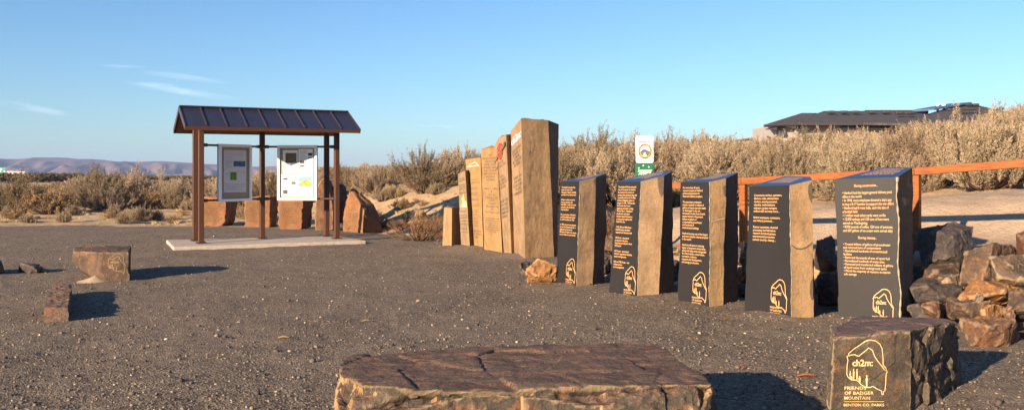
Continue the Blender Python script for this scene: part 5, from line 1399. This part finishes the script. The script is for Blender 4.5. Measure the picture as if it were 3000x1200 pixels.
# thin bare trees
def bare_tree(px, pyt, Y, label, seed, spread=.25):
    x = (px-1500)/F*Y; z = tz(x, Y); top = PX(px, pyt, Y).z; h = top-z; r = np.random.default_rng(seed)
    e = thing('bare_tree', label, 'tree', (x, Y, z)); S0 = []; S1 = []; A = []; B_ = []
    def grow(p, d, L, rad, lev):
        q = p+d*L; S0.append(p); S1.append(q); A.append(rad); B_.append(rad*.6)
        if lev == 0: return
        for k in range(3 if lev > 1 else 4):
            dd_ = d+r.normal(0, spread, 3); dd_[2] = abs(dd_[2])+.25; dd_ /= np.linalg.norm(dd_); grow(p+d*L*r.uniform(.45, 1), dd_, L*r.uniform(.5, .75), rad*.55, lev-1)
    for k in range(3): 
        d = np.array([r.normal(0, .10), r.normal(0, .10), 1.0]); d /= np.linalg.norm(d); grow(np.array([x+r.normal(0, .1), Y, z-.1]), d, h*.33, .035, 4)
    V, q = tubes(np.array(S0), np.array(S1), np.array(A), np.array(B_))
    n6 = 9*6; nq = len(S0)
    obj_np('trunk', V, q, 4, M['pale_stem'], e)
bare_tree(468, 444, 62, 'tall thin pale leafless tree standing over the left thicket in front of the hills', 3)
bare_tree(508, 500, 64, 'short leafless tree right of the tall pale one', 4)
bare_tree(1806, 405, 24, 'twiggy leafless sapling behind the first two black stones', 6, .35)
# ---------------------------------------------------------------- dry grass tufts and litter on the sand
def tufts():
    r = np.random.default_rng(12); P = []
    while len(P) < 3200:
        Y = math.sqrt(r.uniform(16**2, 46**2)); u = r.uniform(-.62, .62); P.append((u*Y, Y))
    P = np.array(P); e = edge_dist(P[:, 0], P[:, 1]); z, g, pw = terrain(P[:, 0], P[:, 1], True)
    keep = (e > .5) & (pw < .25) & (fbm(P[:, 0], P[:, 1], .6, 31) > -.25); P = P[keep]; z = z[keep]
    C = []; nb = 46
    for (x, y), zz in zip(P, z):
        s = r.uniform(.04, .15)*(1.7 if r.random() < .1 else 1)
        a = r.uniform(0, 6.28, nb); l = r.uniform(.3, 1, nb)*s; k = r.uniform(.2, 1.1, nb)
        b = np.stack([x+np.cos(a)*s*.3*r.random(nb), y+np.sin(a)*s*.3*r.random(nb), np.full(nb, zz-.01)], 1)
        t = b+np.stack([np.cos(a)*l*k, np.sin(a)*l*k, l], 1); C.append((b, t))
    B_ = np.concatenate([c[0] for c in C]); T_ = np.concatenate([c[1] for c in C]); n = len(B_)
    w = np.stack([np.full(n, .006), r.normal(0, .003, n), np.zeros(n)], 1)
    V = np.stack([B_-w, B_+w, T_], 1).reshape(-1, 3); tn = np.repeat(np.repeat(r.random(len(C)), nb), 3)
    o = obj_np('dry_grass', V, np.arange(n*3), 3, M['straw'], None, {'tone': tn}); tag(o, 'small tufts of dry grass and weeds dotted over the sandy ground', 'grass', kind='stuff')
    # taller golden bunches along the crest of the bank
tufts()
proto('h0', 'bunchgrass', '', 'grass clump', 'straw', 'stem', seed=180, nb=110, nt=2, blades=6, blen=.13, bw=.006, R=.38, H_=.55, up=.9, spike=.2, openness=.3)
for px, Y, s, lb in ((1150, 27.5, .62, 'golden bunchgrass on the bank below the large round sagebrush'), (1322, 28, .7, 'golden bunchgrass just left of the tall column row'), (1172, 27, .45, 'small golden bunchgrass in front of another on the bank'), (1262, 26.0, .5, 'golden bunchgrass below the right side of the large round sagebrush'), (1395, 29, 1.2, 'golden bunchgrass hidden behind the tall columns')):
    place('h0', (px-1500)/F*Y, Y, s, lb)
# ---------------------------------------------------------------- loose gravel stones
def pebbles():
    r = np.random.default_rng(3)
    t = (1+5**.5)/2
    ico = np.array([(-1,t,0),(1,t,0),(-1,-t,0),(1,-t,0),(0,-1,t),(0,1,t),(0,-1,-t),(0,1,-t),(t,0,-1),(t,0,1),(-t,0,-1),(-t,0,1)])/2
    fc = np.array([(0,11,5),(0,5,1),(0,1,7),(0,7,10),(0,10,11),(1,5,9),(5,11,4),(11,10,2),(10,7,6),(7,1,8),(3,9,4),(3,4,2),(3,2,6),(3,6,8),(3,8,9),(4,9,5),(2,4,11),(6,2,10),(8,6,7),(9,8,1)])
    n = 26000
    Y = np.exp(r.uniform(math.log(3.9), math.log(21), n)); u = r.uniform(-.62, .62, n); x = u*Y
    z, g, p = terrain(x, Y, True); k = g > .6; x, Y, z = x[k], Y[k], z[k]; n = len(x)
    s = np.clip(r.lognormal(-4.95, .42, n), .004, .03); 
    V = ico[None]*(s[:, None, None]*r.uniform(.6, 1.3, (n, 1, 3)))*r.uniform(.75, 1.2, (n, 12, 1))
    a = r.uniform(0, 6.28, n); c_, s_ = np.cos(a)[:, None], np.sin(a)[:, None]
    X2 = V[:, :, 0]*c_-V[:, :, 1]*s_+x[:, None]; Y2 = V[:, :, 0]*s_+V[:, :, 1]*c_+Y[:, None]; Z2 = V[:, :, 2]*.7+(z+s*.35)[:, None]
    VV = np.stack([X2, Y2, Z2], -1).reshape(-1, 3); q = (fc[None]+np.arange(n)[:, None, None]*12).reshape(-1, 3)
    o = obj_np('gravel_stones', VV, q, 3, M['pebble'], None, {'tone': np.repeat(r.random(n)**1.1, 12)}); tag(o, 'loose crushed stones lying on the gravel plaza', 'gravel', kind='stuff')
pebbles()
# splinters and litter on the gravel
for px, py, L, ang, lb in ((1072, 938, .09, .2, 'pale wood splinter on the gravel left of the middle of the photo'), (831, 993, .10, -.1, 'pale wood splinter on the gravel left of the sitting rock'), (2362, 1104, .13, -.15, 'orange wood splinter on the gravel between sitting rock and engraved rock'), (2178, 1082, .04, .5, 'small brown stone chip on the gravel in front of the fourth black stone'), (2126, 940, .05, .4, 'small brown chip at the foot of the third black stone')):
    x, y = G(px, py); z = tz(x, y)+.012; d = Vector((math.cos(ang), math.sin(ang), .05))*L/2
    mb = MB(); mb.tube(Vector((x,y,z))-d, Vector((x,y,z+.01)), .006, .009, n=5); mb.tube(Vector((x,y,z+.01)), Vector((x,y,z))+d, .009, .003, n=5)
    tag(mb.build('wood_splinter', M['straw'] if 'pale' in lb else M['wood'], None), lb, 'splinter')
# prototypes never placed would be stray things at the origin
for k, (e, used) in PROTO.items():
    if not used:
        for ch in list(e.children): bpy.data.objects.remove(ch)
        bpy.data.objects.remove(e)
